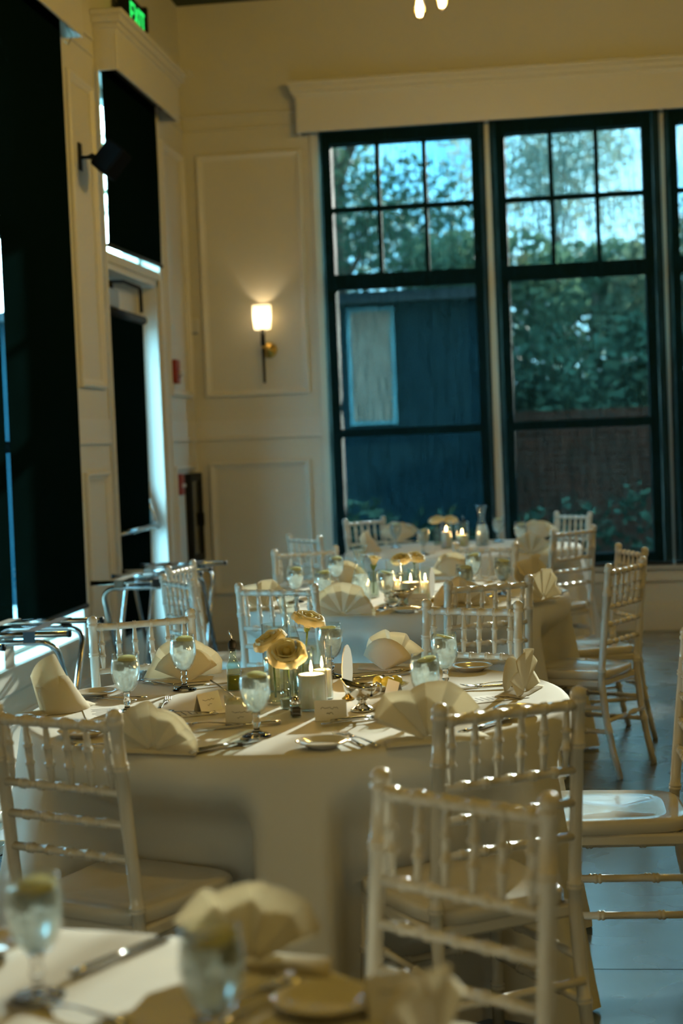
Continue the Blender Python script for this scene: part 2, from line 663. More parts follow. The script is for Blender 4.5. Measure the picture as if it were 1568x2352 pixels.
part('door_casing', MB().box(XL, XL + .005, 9.40, DY0, 0, 3.80, .002).box(XL + .02, XL + .03, 9.404, 9.428, 0, 3.80, .003), trim_m, wl)
part('door_casing', MB().box(XL, XL + .022, DY1, 10.935, 0, 3.80, .005).box(XL + .02, XL + .032, 10.90, 10.925, 0, 3.80, .003), trim_m, wl)
part('window_casing', MB().box(XL, XL + .02, 8.615, 8.69, .40, 3.80, .005).box(XL + .018, XL + .028, 8.66, 8.68, .4, 3.8, .003), trim_m, wl)
part('window_apron', MB().box(XL, XL + .012, 4.4, 8.69, .335, SILL - .005, .003), trim_m, wl)
struct('baseboard_left', MB().box(XL, XL + .022, YR, 9.415, 0, .19, .004).box(XL, XL + .014, YR, 9.415, .19, .22, .004)
       .box(XL, XL + .022, 10.935, YB, 0, .19, .004).box(XL, XL + .014, 10.935, YB, .19, .22, .004), trim_m,
       'tall cream baseboard below the left windows')


def valance(name, label, axis, a0, a1, proj, z0, z1, end0=True, end1=True):
    """shade pocket: open-bottomed box with a crown moulding, soffit inside is dark"""
    r = link(name, None)
    r['kind'] = 'structure'
    r['label'] = label
    th = .02
    f = MB()
    s = 1 if axis == 'x' else -1
    base = XL if axis == 'x' else YB

    def bx(mb, d0, d1, p0, p1, zz0, zz1, bev=.004):
        lo, hi = sorted((base + s * d0, base + s * d1))
        if axis == 'x':
            mb.box(lo, hi, p0, p1, zz0, zz1, bev)
        else:
            mb.box(p0, p1, lo, hi, zz0, zz1, bev)
    bx(f, proj - th, proj, a0, a1, z0, z1)
    if end0:
        bx(f, 0, proj - th, a0, a0 + th, z0, z1)
    if end1:
        bx(f, 0, proj - th, a1 - th, a1, z0, z1)
    part('face_board', f, trim_m, r)
    c = MB()
    bx(c, 0, proj + .018, a0 - (.018 if end0 else 0), a1 + (.018 if end1 else 0), z1 - .06, z1 - .03)
    bx(c, 0, proj + .036, a0 - (.036 if end0 else 0), a1 + (.036 if end1 else 0), z1 - .03, z1 + .012)
    bx(c, 0, proj + .052, a0 - (.052 if end0 else 0), a1 + (.052 if end1 else 0), z1 + .012, z1 + .045)
    part('crown', c, trim_m, r)
    k = MB()
    bx(k, 0, proj - th, a0 + th, a1 - th, z0 + .14, z0 + .15, 0)
    part('pocket_lining', k, mat('pocket_dark', (.02, .03, .03), .8), r)
    return r


valance('trim_1', 'long cream shade valance above the back windows', 'y', -1.70, 4.78, .17, 3.765, 4.085)
valance('trim_2', 'cream shade valance above the side door', 'x', 9.44, 11.09, .145, 3.782, 4.09)
valance('trim_3', 'cream shade valance above the left window', 'x', 4.45, 8.72, .145, 3.795, 4.10)


# windows of the back wall
def back_window(n, x0, x1, label):
    r = link('window_%d' % n, None, None, ((x0 + x1) / 2, YB + .13, 0))
    tag(r, label, kind='structure')
    w = (x1 - x0) / 2
    f = MB()
    for s in (-1, 1):
        f.box(s * w - (.065 if s > 0 else 0), s * w + (.065 if s < 0 else 0), -.05, .12, .5, WTOP)
    f.box(-w, w, -.05, .12, .5, .575)
    f.box(-w, w, -.05, .12, 3.715, WTOP)
    f.box(-w, w, -.055, .055, 2.625, 2.735)
    part('window_frame', f, frame_m, r)
    gw = w - .065
    for k in (1, 2):
        x = -gw + 2 * gw * k / 3
        part('muntin', MB().box(x - .016, x + .016, -.025, .025, 2.735, 3.715), frame_m, r)
    part('muntin', MB().box(-gw, gw, -.025, .025, 3.205, 3.24), frame_m, r)
    part('meeting_rail', MB().box(-gw, gw, -.04, .04, 1.515, 1.575), frame_m, r)
    for i in range(3):
        for j in range(2):
            xa = -gw + 2 * gw * i / 3 + .016
            za = 2.735 + j * .49
            part('pane', MB().box(xa, xa + 2 * gw / 3 - .032, .0, .004, za, za + .47), pane_m, r)
    part('pane', MB().box(-gw, gw, 0, .004, .575, 1.515), pane_m, r)
    part('pane', MB().box(-gw, gw, 0, .004, 1.575, 2.625), pane_m, r)
    return r


for k, (x0, x1) in enumerate(WB):
    back_window(k + 1, x0, x1, ['black framed window nearest the wall sconce', 'black framed window in the middle of the back wall',
                                'black framed window cut by the right picture edge', 'black framed window right of the picture',
                                'last black framed window right of the picture'][k])


def left_window(n, y0, y1, z0, z1, label, rail=True):
    r = link('window_%d' % n, None, None, (XL - .15, (y0 + y1) / 2, 0))
    tag(r, label, kind='structure')
    w = (y1 - y0) / 2
    f = MB()
    for s in (-1, 1):
        f.box(-.03, .03, s * w - (.03 if s > 0 else 0), s * w + (.03 if s < 0 else 0), z0, z1)
    f.box(-.03, .03, -w, w, z0, z0 + .025).box(-.03, .03, -w, w, z1 - .06, z1)
    part('window_frame', f, trim_m, r)
    if rail:
        part('meeting_rail', MB().box(-.025, .025, -w, w, 1.5, 1.56).box(-.025, .025, -w, w, 2.62, 2.72), frame_m, r)
    part('pane', MB().box(-.002, .002, -w + .03, w - .03, z0 + .025, z1 - .06), pane_m, r)
    return r


left_window(6, WA[0], WA[1], SILL, WTOP, 'window at the left picture edge')
left_window(7, WBB[0], WBB[1], SILL, WTOP, 'left wall window behind the big black shade')
left_window(9, WC[0], WC[1], SILL, WTOP, 'side window left of the picture, shade half raised')
left_window(8, DY0, DY1, TR0, WTOP, 'transom window above the side door', False)

# the side door
dr = link('door_1', None, None, (XL - .155, 0, 0))
tag(dr, 'cream side door with shaded glass and a push bar', kind='structure')
d = MB()
sy0, sy1 = 9.55, 10.755
d.box(-.022, .022, sy0, sy0 + .12, .01, 2.60).box(-.022, .022, sy1 - .12, sy1, .01, 2.60)
d.box(-.022, .022, sy0 + .12, sy1 - .12, 2.30, 2.60).box(-.022, .022, sy0 + .12, sy1 - .12, .01, .30)
part('door_leaf', d, trim_m, dr)
part('pane', MB().box(-.003, .003, sy0 + .12, sy1 - .12, .30, 2.30), pane_m, dr)
part('door_jamb', MB().box(-.085, .155, DY0, DY0 + .045, 0, DH).box(-.085, .155, DY1 - .045, DY1, 0, DH).box(-.085, .155, DY0, DY1, DH - .04, DH), trim_m, dr)
cl = part('door_closer', MB().box(.022, .085, 9.66, 10.03, 2.40, 2.52, .006), mat('closer_grey', (.34, .35, .33), .5, .4), dr)
part('closer_arm', MB().tube([(.055, 9.90, 2.52), (.06, 9.92, 2.565), (.10, 10.1, 2.58), (.075, 10.62, 2.585), (.075, 10.635, 2.57), (.075, 10.64, 2.42)], .012, 6)
     .lathe([(.03, 0), (.03, .04)], 12, .055, 9.90, 2.515), black_m, cl)
pb = part('push_bar', MB().tube([(.12, 9.62, .965), (.12, 10.66, .965)], .017, 10), chrome_m, dr)
part('bar_bracket', MB().add([(.02, 10.62, .94), (.02, 10.70, .94), (.02, 10.70, 1.26), (.02, 10.62, 1.22),
                              (.135, 10.64, .94), (.135, 10.68, .94), (.03, 10.68, 1.26), (.03, 10.64, 1.24)],
                             [(0, 1, 2, 3), (4, 7, 6, 5), (0, 4, 5, 1), (1, 5, 6, 2), (2, 6, 7, 3), (3, 7, 4, 0)]), chrome_m, pb)
part('bar_bracket', MB().box(.02, .115, 9.61, 9.66, .93, 1.0, .006), chrome_m, pb)


# ------------------------------------------------------------------ roller shades
def roller_shade(label, c, m, hem_r=.014, roller=True, normal=(1, 0), rname='roller_shade'):
    """c: four corners (top-left, top-right, bottom-right, bottom-left) in world coordinates"""
    t = thing(rname, label, 'window shade')
    tl, tr_, br, bl = [Vector(p) for p in c]
    nx = Vector((normal[0], normal[1], 0))

    def fn(u, v):
        a = tl.lerp(tr_, u)
        e = bl.lerp(br, u)
        return a.lerp(e, v) + nx * (.006 * math.sin(math.pi * v) * (1 + .3 * math.sin(u * 5)))
    part('fabric', MB().grid(fn, 8, 20), m, t)
    part('hem_bar', MB().tube([bl, br], hem_r, 8), hem_m, t)
    if roller:
        part('roller_tube', MB().tube([tl + Vector((0, 0, .03)), tr_ + Vector((0, 0, .03))], .03, 12), black_m, t)
    return t


yS = YB - .06
for lab, (a, bb, cc, dd) in (('dark see-through roller shade beside the wall sconce', (-1.552, -.331, -.346, -1.567)),
                             ('dark see-through roller shade on the middle back window', (-.298, .922, .930, -.286)),
                             ('dark see-through roller shade cut by the right picture edge', (.955, 2.165, 2.165, .945)),
                             ('dark see-through roller shade right of the picture', (2.205, 3.42, 3.42, 2.205)),
                             ('last dark see-through roller shade along the back windows', (3.46, 4.67, 4.67, 3.46))):
    roller_shade(lab, ((a, yS, 3.84), (bb, yS, 3.84), (cc, yS, .505), (dd, yS, .505)), shade_m, normal=(0, -1))
xS = XL + .055
roller_shade('tall black roller shade filling the left picture edge', ((xS, 7.395, 3.86), (xS, 8.575, 3.86), (xS, 8.56, .635), (xS, 7.38, .635)), dark_shade_m)
roller_shade('black roller shade showing as a sliver at the left picture edge', ((xS, 6.1, 3.86), (xS, 7.335, 3.86), (xS, 7.322, .64), (xS, 6.1, .64)), dark_shade_m)
roller_shade('half raised black roller shade left of the picture', ((xS, 4.65, 3.86), (xS, 5.85, 3.86), (xS, 5.85, 1.0), (xS, 4.65, 1.0)), dark_shade_m)
xT = XL + .026
roller_shade('short black roller shade hanging in front of the transom window', ((xT, 9.485, 3.85), (xT, 10.865, 3.85), (xT, 10.845, 2.75), (xT, 9.475, 2.74)), dark_shade_m)
roller_shade('narrow black roller shade mounted on the side door', ((XL - .07, 9.64, 2.335), (XL - .07, 10.625, 2.335), (XL - .075, 10.55, .31), (XL - .075, 9.64, .31)), dark_shade_m)
wire = MB().tube([(XL + .06, 8.66, 3.86), (XL + .09, 8.675, 3.80), (XL + .075, 8.655, 3.745), (XL + .06, 8.63, 3.76)], .004, 5)
tag(link('shade_cord', wire.mesh('shade_cord', mat('cord_tan', (.25, .2, .1), .7))), 'thin loose cord under the left valance', 'cord')

# ------------------------------------------------------------------ wall fittings
# sconce
sc = thing('wall_sconce', 'lit wall sconce with white glass shade and brass plate', 'wall lamp', (-2.02, YB, 0))
SX = -.01
part('backplate', MB().lathe([(.058, 0), (.058, .012), (.05, .02), (.012, .026), (.012, .08)], 28), gold_m, sc, (.02, 0, 2.19), (R(90), 0, 0))
part('stem', MB().tube([(SX, -.09, 2.345), (SX, -.09, 2.275), (SX, -.09, 2.22)], [.018, .018, .017], 12).tube([(SX, -.09, 2.205), (SX, -.09, 1.945)], [.012, .010], 10), black_m, sc)
part('collar', MB().tube([(SX, -.09, 2.222), (SX, -.09, 2.203)], .017, 12), gold_m, sc)
shade_glass = bpy.data.materials.new('opal_glass')
shade_glass.use_nodes = True
_t = shade_glass.node_tree
_t.nodes.clear()
_o = _t.nodes.new('ShaderNodeOutputMaterial')
_a = _t.nodes.new('ShaderNodeBsdfTranslucent')
_a.inputs['Color'].default_value = (1, .95, .82, 1)
_b = _t.nodes.new('ShaderNodeBsdfDiffuse')
_b.inputs['Color'].default_value = (.9, .86, .76, 1)
_m = _t.nodes.new('ShaderNodeMixShader')
_m.inputs[0].default_value = .3
_t.links.new(_a.outputs[0], _m.inputs[1])
_t.links.new(_b.outputs[0], _m.inputs[2])
_t.links.new(_m.outputs[0], _o.inputs['Surface'])
part('lamp_shade', MB().lathe([(.02, 2.345), (.06, 2.346), (.066, 2.40), (.070, 2.525)], 32, SX, -.09, 0, cap0=False, cap1=False), shade_glass, sc)
bl_d = bpy.data.lights.new('sconce_light', 'POINT')
bl_d.energy = 2.1
bl_d.color = (1, .74, .42)
bl_d.shadow_soft_size = .02
link('sconce_light', bl_d, sc, (SX, -.09, 2.44))

# speaker on a bracket
sp = thing('wall_speaker', 'small black speaker tilted on a wall bracket by the left shade', 'speaker', (XL, 9.02, 3.19))
part('wall_plate', MB().box(0, .012, -.03, .03, -.075, .085, .003), black_m, sp)
part('bracket', MB().tube([(.01, 0, .0), (.05, 0, 0), (.075, .01, .005), (.11, .02, -.01)], [.010, .010, .02, .014], 8), black_m, sp)
bx_ = part('speaker_box', MB().box(-.065, .065, -.08, .08, -.09, .09, .012), mat('speaker_shell', (.004, .005, .005), .8, spec=.05), sp, (.19, .0, -.025), (R(-12), R(38), R(-12)))
part('grille', MB().box(.055, .064, -.066, .066, -.076, .076, .004), mat('grille_black', (.004, .005, .005), .9, spec=.05, bump=.6, bscale=400), bx_)

# exit sign standing on the valance over the door
ex = thing('exit_sign', 'black exit sign with green letters above the door valance', 'exit sign', (-2.49, 10.05, 4.138))
part('housing', MB().box(-.055, .03, -.17, .17, 0, .21, .006), black_m, ex)
part('canopy', MB().box(-.02, .05, .17, .21, .06, .22, .006), black_m, ex)
cu = bpy.data.curves.new('exit_text', 'FONT')
cu.body = 'EXIT'
cu.size = .19
cu.align_x = 'CENTER'
cu.extrude = .002
to = bpy.data.objects.new('letters', cu)
COL.objects.link(to)
dg = bpy.context.evaluated_depsgraph_get()
me = bpy.data.meshes.new_from_object(to.evaluated_get(dg))
bpy.data.objects.remove(to)
me.materials.clear()
me.materials.append(mat('exit_green', (.02, .6, .12), .5, emit=(.03, 1, .16), estr=1.1))
link('letters', me, ex, (.032, 0, .038), (R(90), 0, R(90)))

# alarm strobe, pull station, extinguisher cabinet, thermostat
st = thing('alarm_strobe', 'red fire alarm strobe beside the door casing', 'fire alarm', (XL, 11.10, 2.03))
part('body', MB().box(0, .055, -.065, .055, -.085, .085, .006), red_m, st)
part('lens', MB().lathe([(.028, 0), (.026, .02), (.014, .032), (.004, .036)], 16), white_pl_m, st, (.055, .02, -.01), (0, R(90), 0))
pu = thing('pull_station', 'red fire alarm pull box next to the extinguisher cabinet', 'fire alarm', (XL, 11.12, 1.225))
part('body', MB().box(0, .045, -.06, .06, -.075, .075, .005), red_m, pu)
part('handle', MB().box(.045, .06, -.035, .035, -.02, .005, .003), white_pl_m, pu)
cab = thing('extinguisher_cabinet', 'tall dark framed fire extinguisher cabinet in the corner', 'cabinet', (XL, 11.56, .635))
part('frame', MB().box(0, .05, -.19, -.13, 0, .66, .004).box(0, .05, .13, .19, 0, .66, .004).box(0, .05, -.13, .13, .60, .66, .004).box(0, .05, -.13, .13, 0, .06, .004), black_m, cab)
part('back_panel', MB().box(.0, .012, -.13, .13, .06, .6), mat('cabinet_inside', (.22, .22, .19), .6), cab)
part('glass', MB().box(.034, .037, -.13, .13, .06, .6), thin_m, cab)
part('latch', MB().box(.05, .066, .12, .15, .26, .36, .004), black_m, cab)
th = thing('thermostat', 'small white wall thermostat near the room corner', 'thermostat', (-2.56, YB, 2.40))
part('body', MB().box(-.026, .034, -.034, 0, -.05, .055, .006), white_pl_m, th)
part('base', MB().box(-.026, .02, -.012, 0, -.06, -.045, .003), mat('grey_plastic', (.25, .25, .24), .5), th)


# ------------------------------------------------------------------ pendant clusters
def bulb_specs():
    prof = [(.006, -.075), (.018, -.069), (.029, -.052), (.034, -.030), (.033, -.012), (.027, .018), (.018, .045), (.0135, .06)]
    glass = MB().lathe(prof, 20, cap0=True, cap1=False).mesh('bulb_glass', thin_glass('bulb_glass', (1, .93, .78), .9))
    fil = MB()
    for k in range(6):
        a = k * math.pi / 3
        fil.tube([(.006 * math.cos(a), .006 * math.sin(a), .045), (.017 * math.cos(a), .017 * math.sin(a), -.01), (.012 * math.cos(a), .012 * math.sin(a), -.055)], .0035, 5)
    fm = fil.mesh('filament', mat('hot_filament', (1, .8, .5), .5, emit=(1, .76, .40), estr=28))
    soc = MB().lathe([(.0135, .058), (.019, .066), (.02, .12), (.012, .135)], 16).mesh('socket', mat('aged_brass', (.20, .13, .04), .4, 1))
    return glass, fm, soc


BG, BF, BS = bulb_specs()


def pendant_cluster(label, x, y, z, drops, k=1.0):
    t = thing('pendant_chandelier', label, 'chandelier', (x, y, 0))
    part('canopy', MB().lathe([(.16, 0), (.16, -.03), (.05, -.05)], 28), black_m, t, (0, 0, ZC))
    for (dx, dy, dz) in drops:
        zz = z + dz
        part('cord', MB().tube([(dx * .25, dy * .25, ZC - .03), (dx * .8, dy * .8, ZC - .22), (dx, dy, ZC - .5), (dx, dy, zz + .13)], .004, 5), black_m, t)
        bu = link('bulb', BG, t, (dx, dy, zz))
        link('filament', BF, bu)
        link('socket', BS, bu)
    L = bpy.data.lights.new('pendant_light', 'POINT')
    L.energy = BULB_W * len(drops) * k
    L.color = LAMP_COL
    L.shadow_soft_size = .10
    link('pendant_light', L, t, (0, 0, z + .02))
    return t


drops = [(-.33, 0, 0), (-.215, .03, .045), (.05, -.25, .16), (.12, .26, .20), (.32, .02, .12), (-.1, -.2, .28), (0, .1, .34)]
PX, PY, PZ = -.212, 8.30, 3.72
pendant_cluster('cluster of glowing teardrop bulbs at the top picture edge', PX, PY, PZ, drops)
for lab, x, y, kk in (('unseen bulb cluster added to light the front tables', -.2, 2.6, .7), ('unseen bulb cluster added to light the hall from the right', 3.4, 6.0, .8), ('unseen bulb cluster added for chair glints near the right end of the back windows', 4.4, 9.6, .4),
                  ('unseen bulb cluster added behind the camera to light the table fronts', 2.6, -.6, .6)):
    pendant_cluster(lab, x, y, 3.80, drops, kk)  # unseen clusters, added for warm fill and glints on the chairs


# ------------------------------------------------------------------ chairs
def ringed(p0, p1, r, nodes, bump=.0035, hw=.005, n=8, taper=None, ends=None):
    """bamboo-turned rod from p0 to p1 with double ring nodes at the given fractions"""
    p0, p1 = Vector(p0), Vector(p1)
    L = (p1 - p0).length
    st = [(0, r if not ends else ends), (1, r if not ends else ends)]
    for f in nodes:
        for o, k in ((-2.2, 0), (-1.6, bump), (-.6, bump), (0, .0005), (.6, bump), (1.6, bump), (2.2, 0)):
            st.append((f + o * hw / L, r + k))
    st.sort()
    st = [q for q in st if 0 <= q[0] <= 1]
    return [p0.lerp(p1, f) for f, _ in st], [q for _, q in st], n


def rod(mb, *a, **k):
    p, r, n = ringed(*a, **k)
    return mb.tube(p, r, n)


def chair_spec():
    S = []

    def add(nm, mb):
        S.append((nm, mb.mesh('chair_' + nm, chair_m)))
    for s in (-1, 1):
        # rear post: raked back above the seat, kicked back below it
        path = [(s * .178, -.262, 0), (s * .179, -.232, .12), (s * .180, -.205, .27), (s * .180, -.19, .42), (s * .180, -.196, .50),
                (s * .179, -.214, .68), (s * .177, -.236, .885)]
        pts, rad = [], []
        for k in range(len(path) - 1):
            a, c = Vector(path[k]), Vector(path[k + 1])
            pts.append(a)
            rad.append(.0155)
            if k in (1, 3, 5):
                L = (c - a).length
                for o, q in ((-.010, .0155), (-.007, .0185), (-.002, .0185), (0, .016), (.002, .0185), (.007, .0185), (.010, .0155)):
                    pts.append(a.lerp(c, .55 + o / L))
                    rad.append(q)
        e = Vector(path[-1])
        dz = (Vector(path[-1]) - Vector(path[-2])).normalized()
        for o, q in ((0, .0155), (.004, .019), (.012, .019), (.016, .016), (.020, .019), (.030, .0185), (.038, .014), (.042, .006)):
            pts.append(e + dz * o)
            rad.append(q)
        rad[0] = .0145
        add('back_post', MB().tube(pts, rad, 10))
    for s in (-1, 1):
        mb = MB()
        rod(mb, (s * .174, .160, .43), (s * .186, .184, 0), .0155, (.35, .72), n=10)
        add('front_leg', mb)

    def by(z):
        return -.19 - (z - .42) * .099 if z > .42 else -.19
    rod_m = MB()
    rod(rod_m, (-.177, by(.885), .885), (.177, by(.885), .885), .0125, [(k + .5) / 6 for k in range(6)], hw=.0035, bump=.0028, n=8)
    add('top_rail', rod_m)
    for z in (.735, .66, .58):
        mb = MB()
        rod(mb, (-.178, by(z), z), (.178, by(z), z), .0105, (.17, .33, .5, .67, .83), hw=.0035, bump=.003, n=8)
        add('back_rail', mb)
    for k in range(6):
        x = -.177 + .354 * (k + .5) / 6
        mb = MB()
        p0, p1 = Vector((x, by(.735), .735)), Vector((x, by(.885), .885))
        st = [(0, .0055), (.28, .0088)]
        for c in (.34, .62):
            st += [(c - .035, .0092), (c - .02, .0125), (c - .006, .0125), (c, .0095), (c + .006, .0125), (c + .02, .0125), (c + .035, .0092)]
        st += [(.70, .0090), (1, .0055)]
        mb.tube([p0.lerp(p1, f) for f, _ in st], [q for _, q in st], 7)
        add('spindle', mb)
    # seat: rounded trapezoid plank with a shallow dish
    pl = []
    N = 44
    for i in range(N):
        a = 2 * math.pi * i / N
        c, s_ = math.cos(a), math.sin(a)
        q = 1 / (abs(c) ** 6 + abs(s_) ** 6) ** (1 / 6)
        y = .195 * s_ * q
        pl.append(((.192 + .014 * (y / .195)) * c * q, y))
    vs, fs = [], []
    lay = [(.955, .418), (1, .424), (1.0, .446), (.985, .454), (.94, .457), (.6, .4505), (.25, .446)]
    for (k, z) in lay:
        vs += [(x * k, y * k, z) for x, y in pl]
    for j in range(len(lay) - 1):
        for i in range(N):
            n_ = (i + 1) % N
            fs.append((j * N + i, j * N + n_, (j + 1) * N + n_, (j + 1) * N + i))
    fs.append(tuple(range(N - 1, -1, -1)))
    fs.append(tuple((len(lay) - 1) * N + i for i in range(N)))
    add('seat', MB().add(vs, fs, True))
    add('seat_frame', MB().box(-.185, .185, .155, .178, .388, .42, .006).box(-.185, .185, -.185, -.165, .388, .42, .006)
        .box(-.19, -.168, -.18, .17, .388, .42, .006).box(.168, .19, -.18, .17, .388, .42, .006))

    def yr(z):
        return -.262 + (.262 - .19) * (z / .42)
    for s in (-1, 1):
        for z in (.20, .30):
            mb = MB()
            rod(mb, (s * .179, .172, z), (s * .180, yr(z), z), .0105, (.3, .7), n=8)
            add('stretcher', mb)
    for z in (.23, .33):
        mb = MB()
        rod(mb, (-.179, .172, z), (.179, .172, z), .0105, (.3, .7), n=8)
        add('stretcher', mb)
    mb = MB()
    rod(mb, (-.18, yr(.25), .25), (.18, yr(.25), .25), .0105, (.3, .7), n=8)
    add('stretcher', mb)
    return S


CHAIR = chair_spec()
# (post tops in the photo, faces the camera?, label, table)
TC = {1: (-.82, 1.59), 2: (-.71, 4.41), 3: (-.66, 7.34), 4: (-.53, 10.30)}
CHAIRS = [
    (((0, 1615), (250, 1632)), 0, 'cream chiavari chair at the lower left, back towards the camera', 2),
    (((1005, 1620), (1330, 1580)), 0, 'cream chiavari chair at the near right of the large candlelit table', 2),
    (((893, 1773), (1237, 1823)), 1, 'blurred cream chiavari chair nearest the camera, at the front table', 1),
    (((214, 1418), (434, 1400)), 1, 'cream chiavari chair behind the two left water goblets of the large table', 2),
    (((985, 1379), (1183, 1383)), 1, 'cream chiavari chair behind the two right water goblets of the large table', 2),
    (((553, 1341), (716, 1342)), 0, 'cream chiavari chair behind the tall rose, back to the camera', 3),
    (((1026, 1336), (1216, 1322)), 0, 'cream chiavari chair at the near right of the second table', 3),
    (((376, 1320), (436, 1330)), 2, 'nearer of two cream chairs beside the chrome tray stands', 3),
    (((381.6, 1302), (446, 1286)), 2, 'farther of two cream chairs beside the chrome tray stands', 3),
    (((632.7, 1263), (767.6, 1254)), 1, 'cream chair at the far left of the second table', 3),
    (((661, 1227), (736, 1231)), 2, 'small cream chair at the left of the farthest table, by the wall', 4),
    (((785, 1194), (886, 1186)), 1, 'small cream chair behind the farthest table, left of the roses', 4),
    (((1045, 1247), (1183, 1247)), 1, 'cream chair between the second table and the farthest table', 3),
    (((1263, 1216), (1367, 1206)), 0, 'cream chair at the near right of the farthest table', 4),
    (((1275, 1175), (1357, 1177)), 1, 'small cream chair behind the farthest table on the right', 4),
    (((1420, 1249), (1479.5, 1258.5)), 2, 'farther of two cream chairs right of the second table', 3),
    (((1394, 1297), (1477.6, 1280)), 2, 'nearer of two cream chairs right of the second table', 3),
]
chair_at = {1: [], 2: [], 3: [], 4: []}
BACK = .238


def put_chair(mid, rz, label, tb):
    f = Vector((-math.sin(rz), math.cos(rz)))
    o = Vector(mid) + f * BACK
    spawn(CHAIR, 'chiavari_chair', label, 'chair', (o.x, o.y, 0), rz, 'cream chiavari chairs')
    chair_at[tb].append((o.x, o.y, rz))


for (a, c), face, label, tb in CHAIRS:
    A, B = at(*a, .922), at(*c, .922)
    mid = ((A.x + B.x) / 2, (A.y + B.y) / 2)
    rz = math.atan2(B.y - A.y, B.x - A.x)
    f = Vector((-math.sin(rz), math.cos(rz)))
    tx, ty = TC[tb]
    if f.dot(Vector((tx - mid[0], ty - mid[1]))) < 0:
        rz += math.pi
    put_chair(mid, rz, label, tb)
put_chair((.40, 4.43), R(92), 'cream chair at the right picture edge with a bright glossy seat', 2)
put_chair((-2.03, 4.50), R(-92), 'cream chair just entering at the left picture edge', 2)

# ------------------------------------------------------------------ tables and cloths
TOP = .765
TR = .762
cloth_lab = {1: 'white cloth on the blurred front table', 2: 'white floor-length cloth on the large candlelit table',
             3: 'white floor-length cloth on the second table', 4: 'white floor-length cloth on the farthest table'}
table_lab = {1: 'round banquet table under the front white cloth', 2: 'round banquet table under the large candlelit cloth',
             3: 'round banquet table under the second white cloth', 4: 'round banquet table under the farthest white cloth'}


def tablecloth(k):
    cx, cy_ = TC[k]
    rnd = random.Random(40 + k)
    fs = [(n, rnd.uniform(0, 6.28), rnd.uniform(.5, 1)) for n in (7, 11, 13, 17, 23)]
    cs = []
    for (x, y, rz) in chair_at[k]:
        # distance of the seat front from the table centre
        fx, fy = -math.sin(rz), math.cos(rz)
        px, py = x + fx * .20 - cx, y + fy * .20 - cy_
        cs.append((math.atan2(py, px), math.hypot(px, py) - .012))
    N = 224
    rows = [(0, TOP), (.3, TOP), (.55, TOP), (.70, TOP), (.745, TOP - .0005), (TR - .004, TOP - .003), (TR + .004, TOP - .012), (TR + .008, TOP - .03)]
    nz_ = 26

    def fn(u, v):
        a = 2 * math.pi * u
        j = v * (len(rows) - 1 + nz_)
        if j <= len(rows) - 1:
            i = int(round(j))
            r, z = rows[i]
            return (r * math.cos(a), r * math.sin(a), z)
        t = (j - (len(rows) - 1)) / nz_
        z = TOP - .03 - t * (TOP - .03 - .012)
        fo = sum(w * math.sin(n * a + ph) for n, ph, w in fs) / 2.4
        fo = max(-1, min(1.2, fo))
        r = TR + .008 + .125 * t ** 1.1 + .045 * t ** .8 * fo
        low = min(1, max(0, (.70 - z) / .16))
        low = low * low * (3 - 2 * low)
        for ca, lim in cs:
            da = (a - ca + math.pi) % (2 * math.pi) - math.pi
            wdt = math.atan(.205 / max(lim, .3))
            e = 1 - min(1, max(0, (abs(da) - wdt) / .09))
            e = e * e * (3 - 2 * e)
            if lim < r:
                r = r + (min(r, lim + .01 * fo) - r) * e * low
        return (r * math.cos(a), r * math.sin(a), z)
    mb = MB().grid(fn, N, len(rows) - 1 + nz_, True, True)
    o = link('tablecloth', mb.mesh('tablecloth', cloth_m), None, (cx, cy_, 0))
    tag(o, cloth_lab[k], 'tablecloth', 'white floor-length tablecloths')
    t = thing('banquet_table', table_lab[k], 'table', (cx, cy_, 0), 0, 'round banquet tables')
    part('tabletop', MB().lathe([(TR - .01, .738), (TR - .002, .744), (TR - .002, .757), (TR - .008, .762)], 64), mat('table_wood', (.35, .24, .14), .6, var=.2, vscale=8), t)
    for q in range(4):
        an = q * math.pi / 2 + .78
        part('leg', MB().tube([(.42 * math.cos(an), .42 * math.sin(an), .738), (.42 * math.cos(an), .42 * math.sin(an), 0)], .014, 8), black_m, t)


for k in TC:
    tablecloth(k)


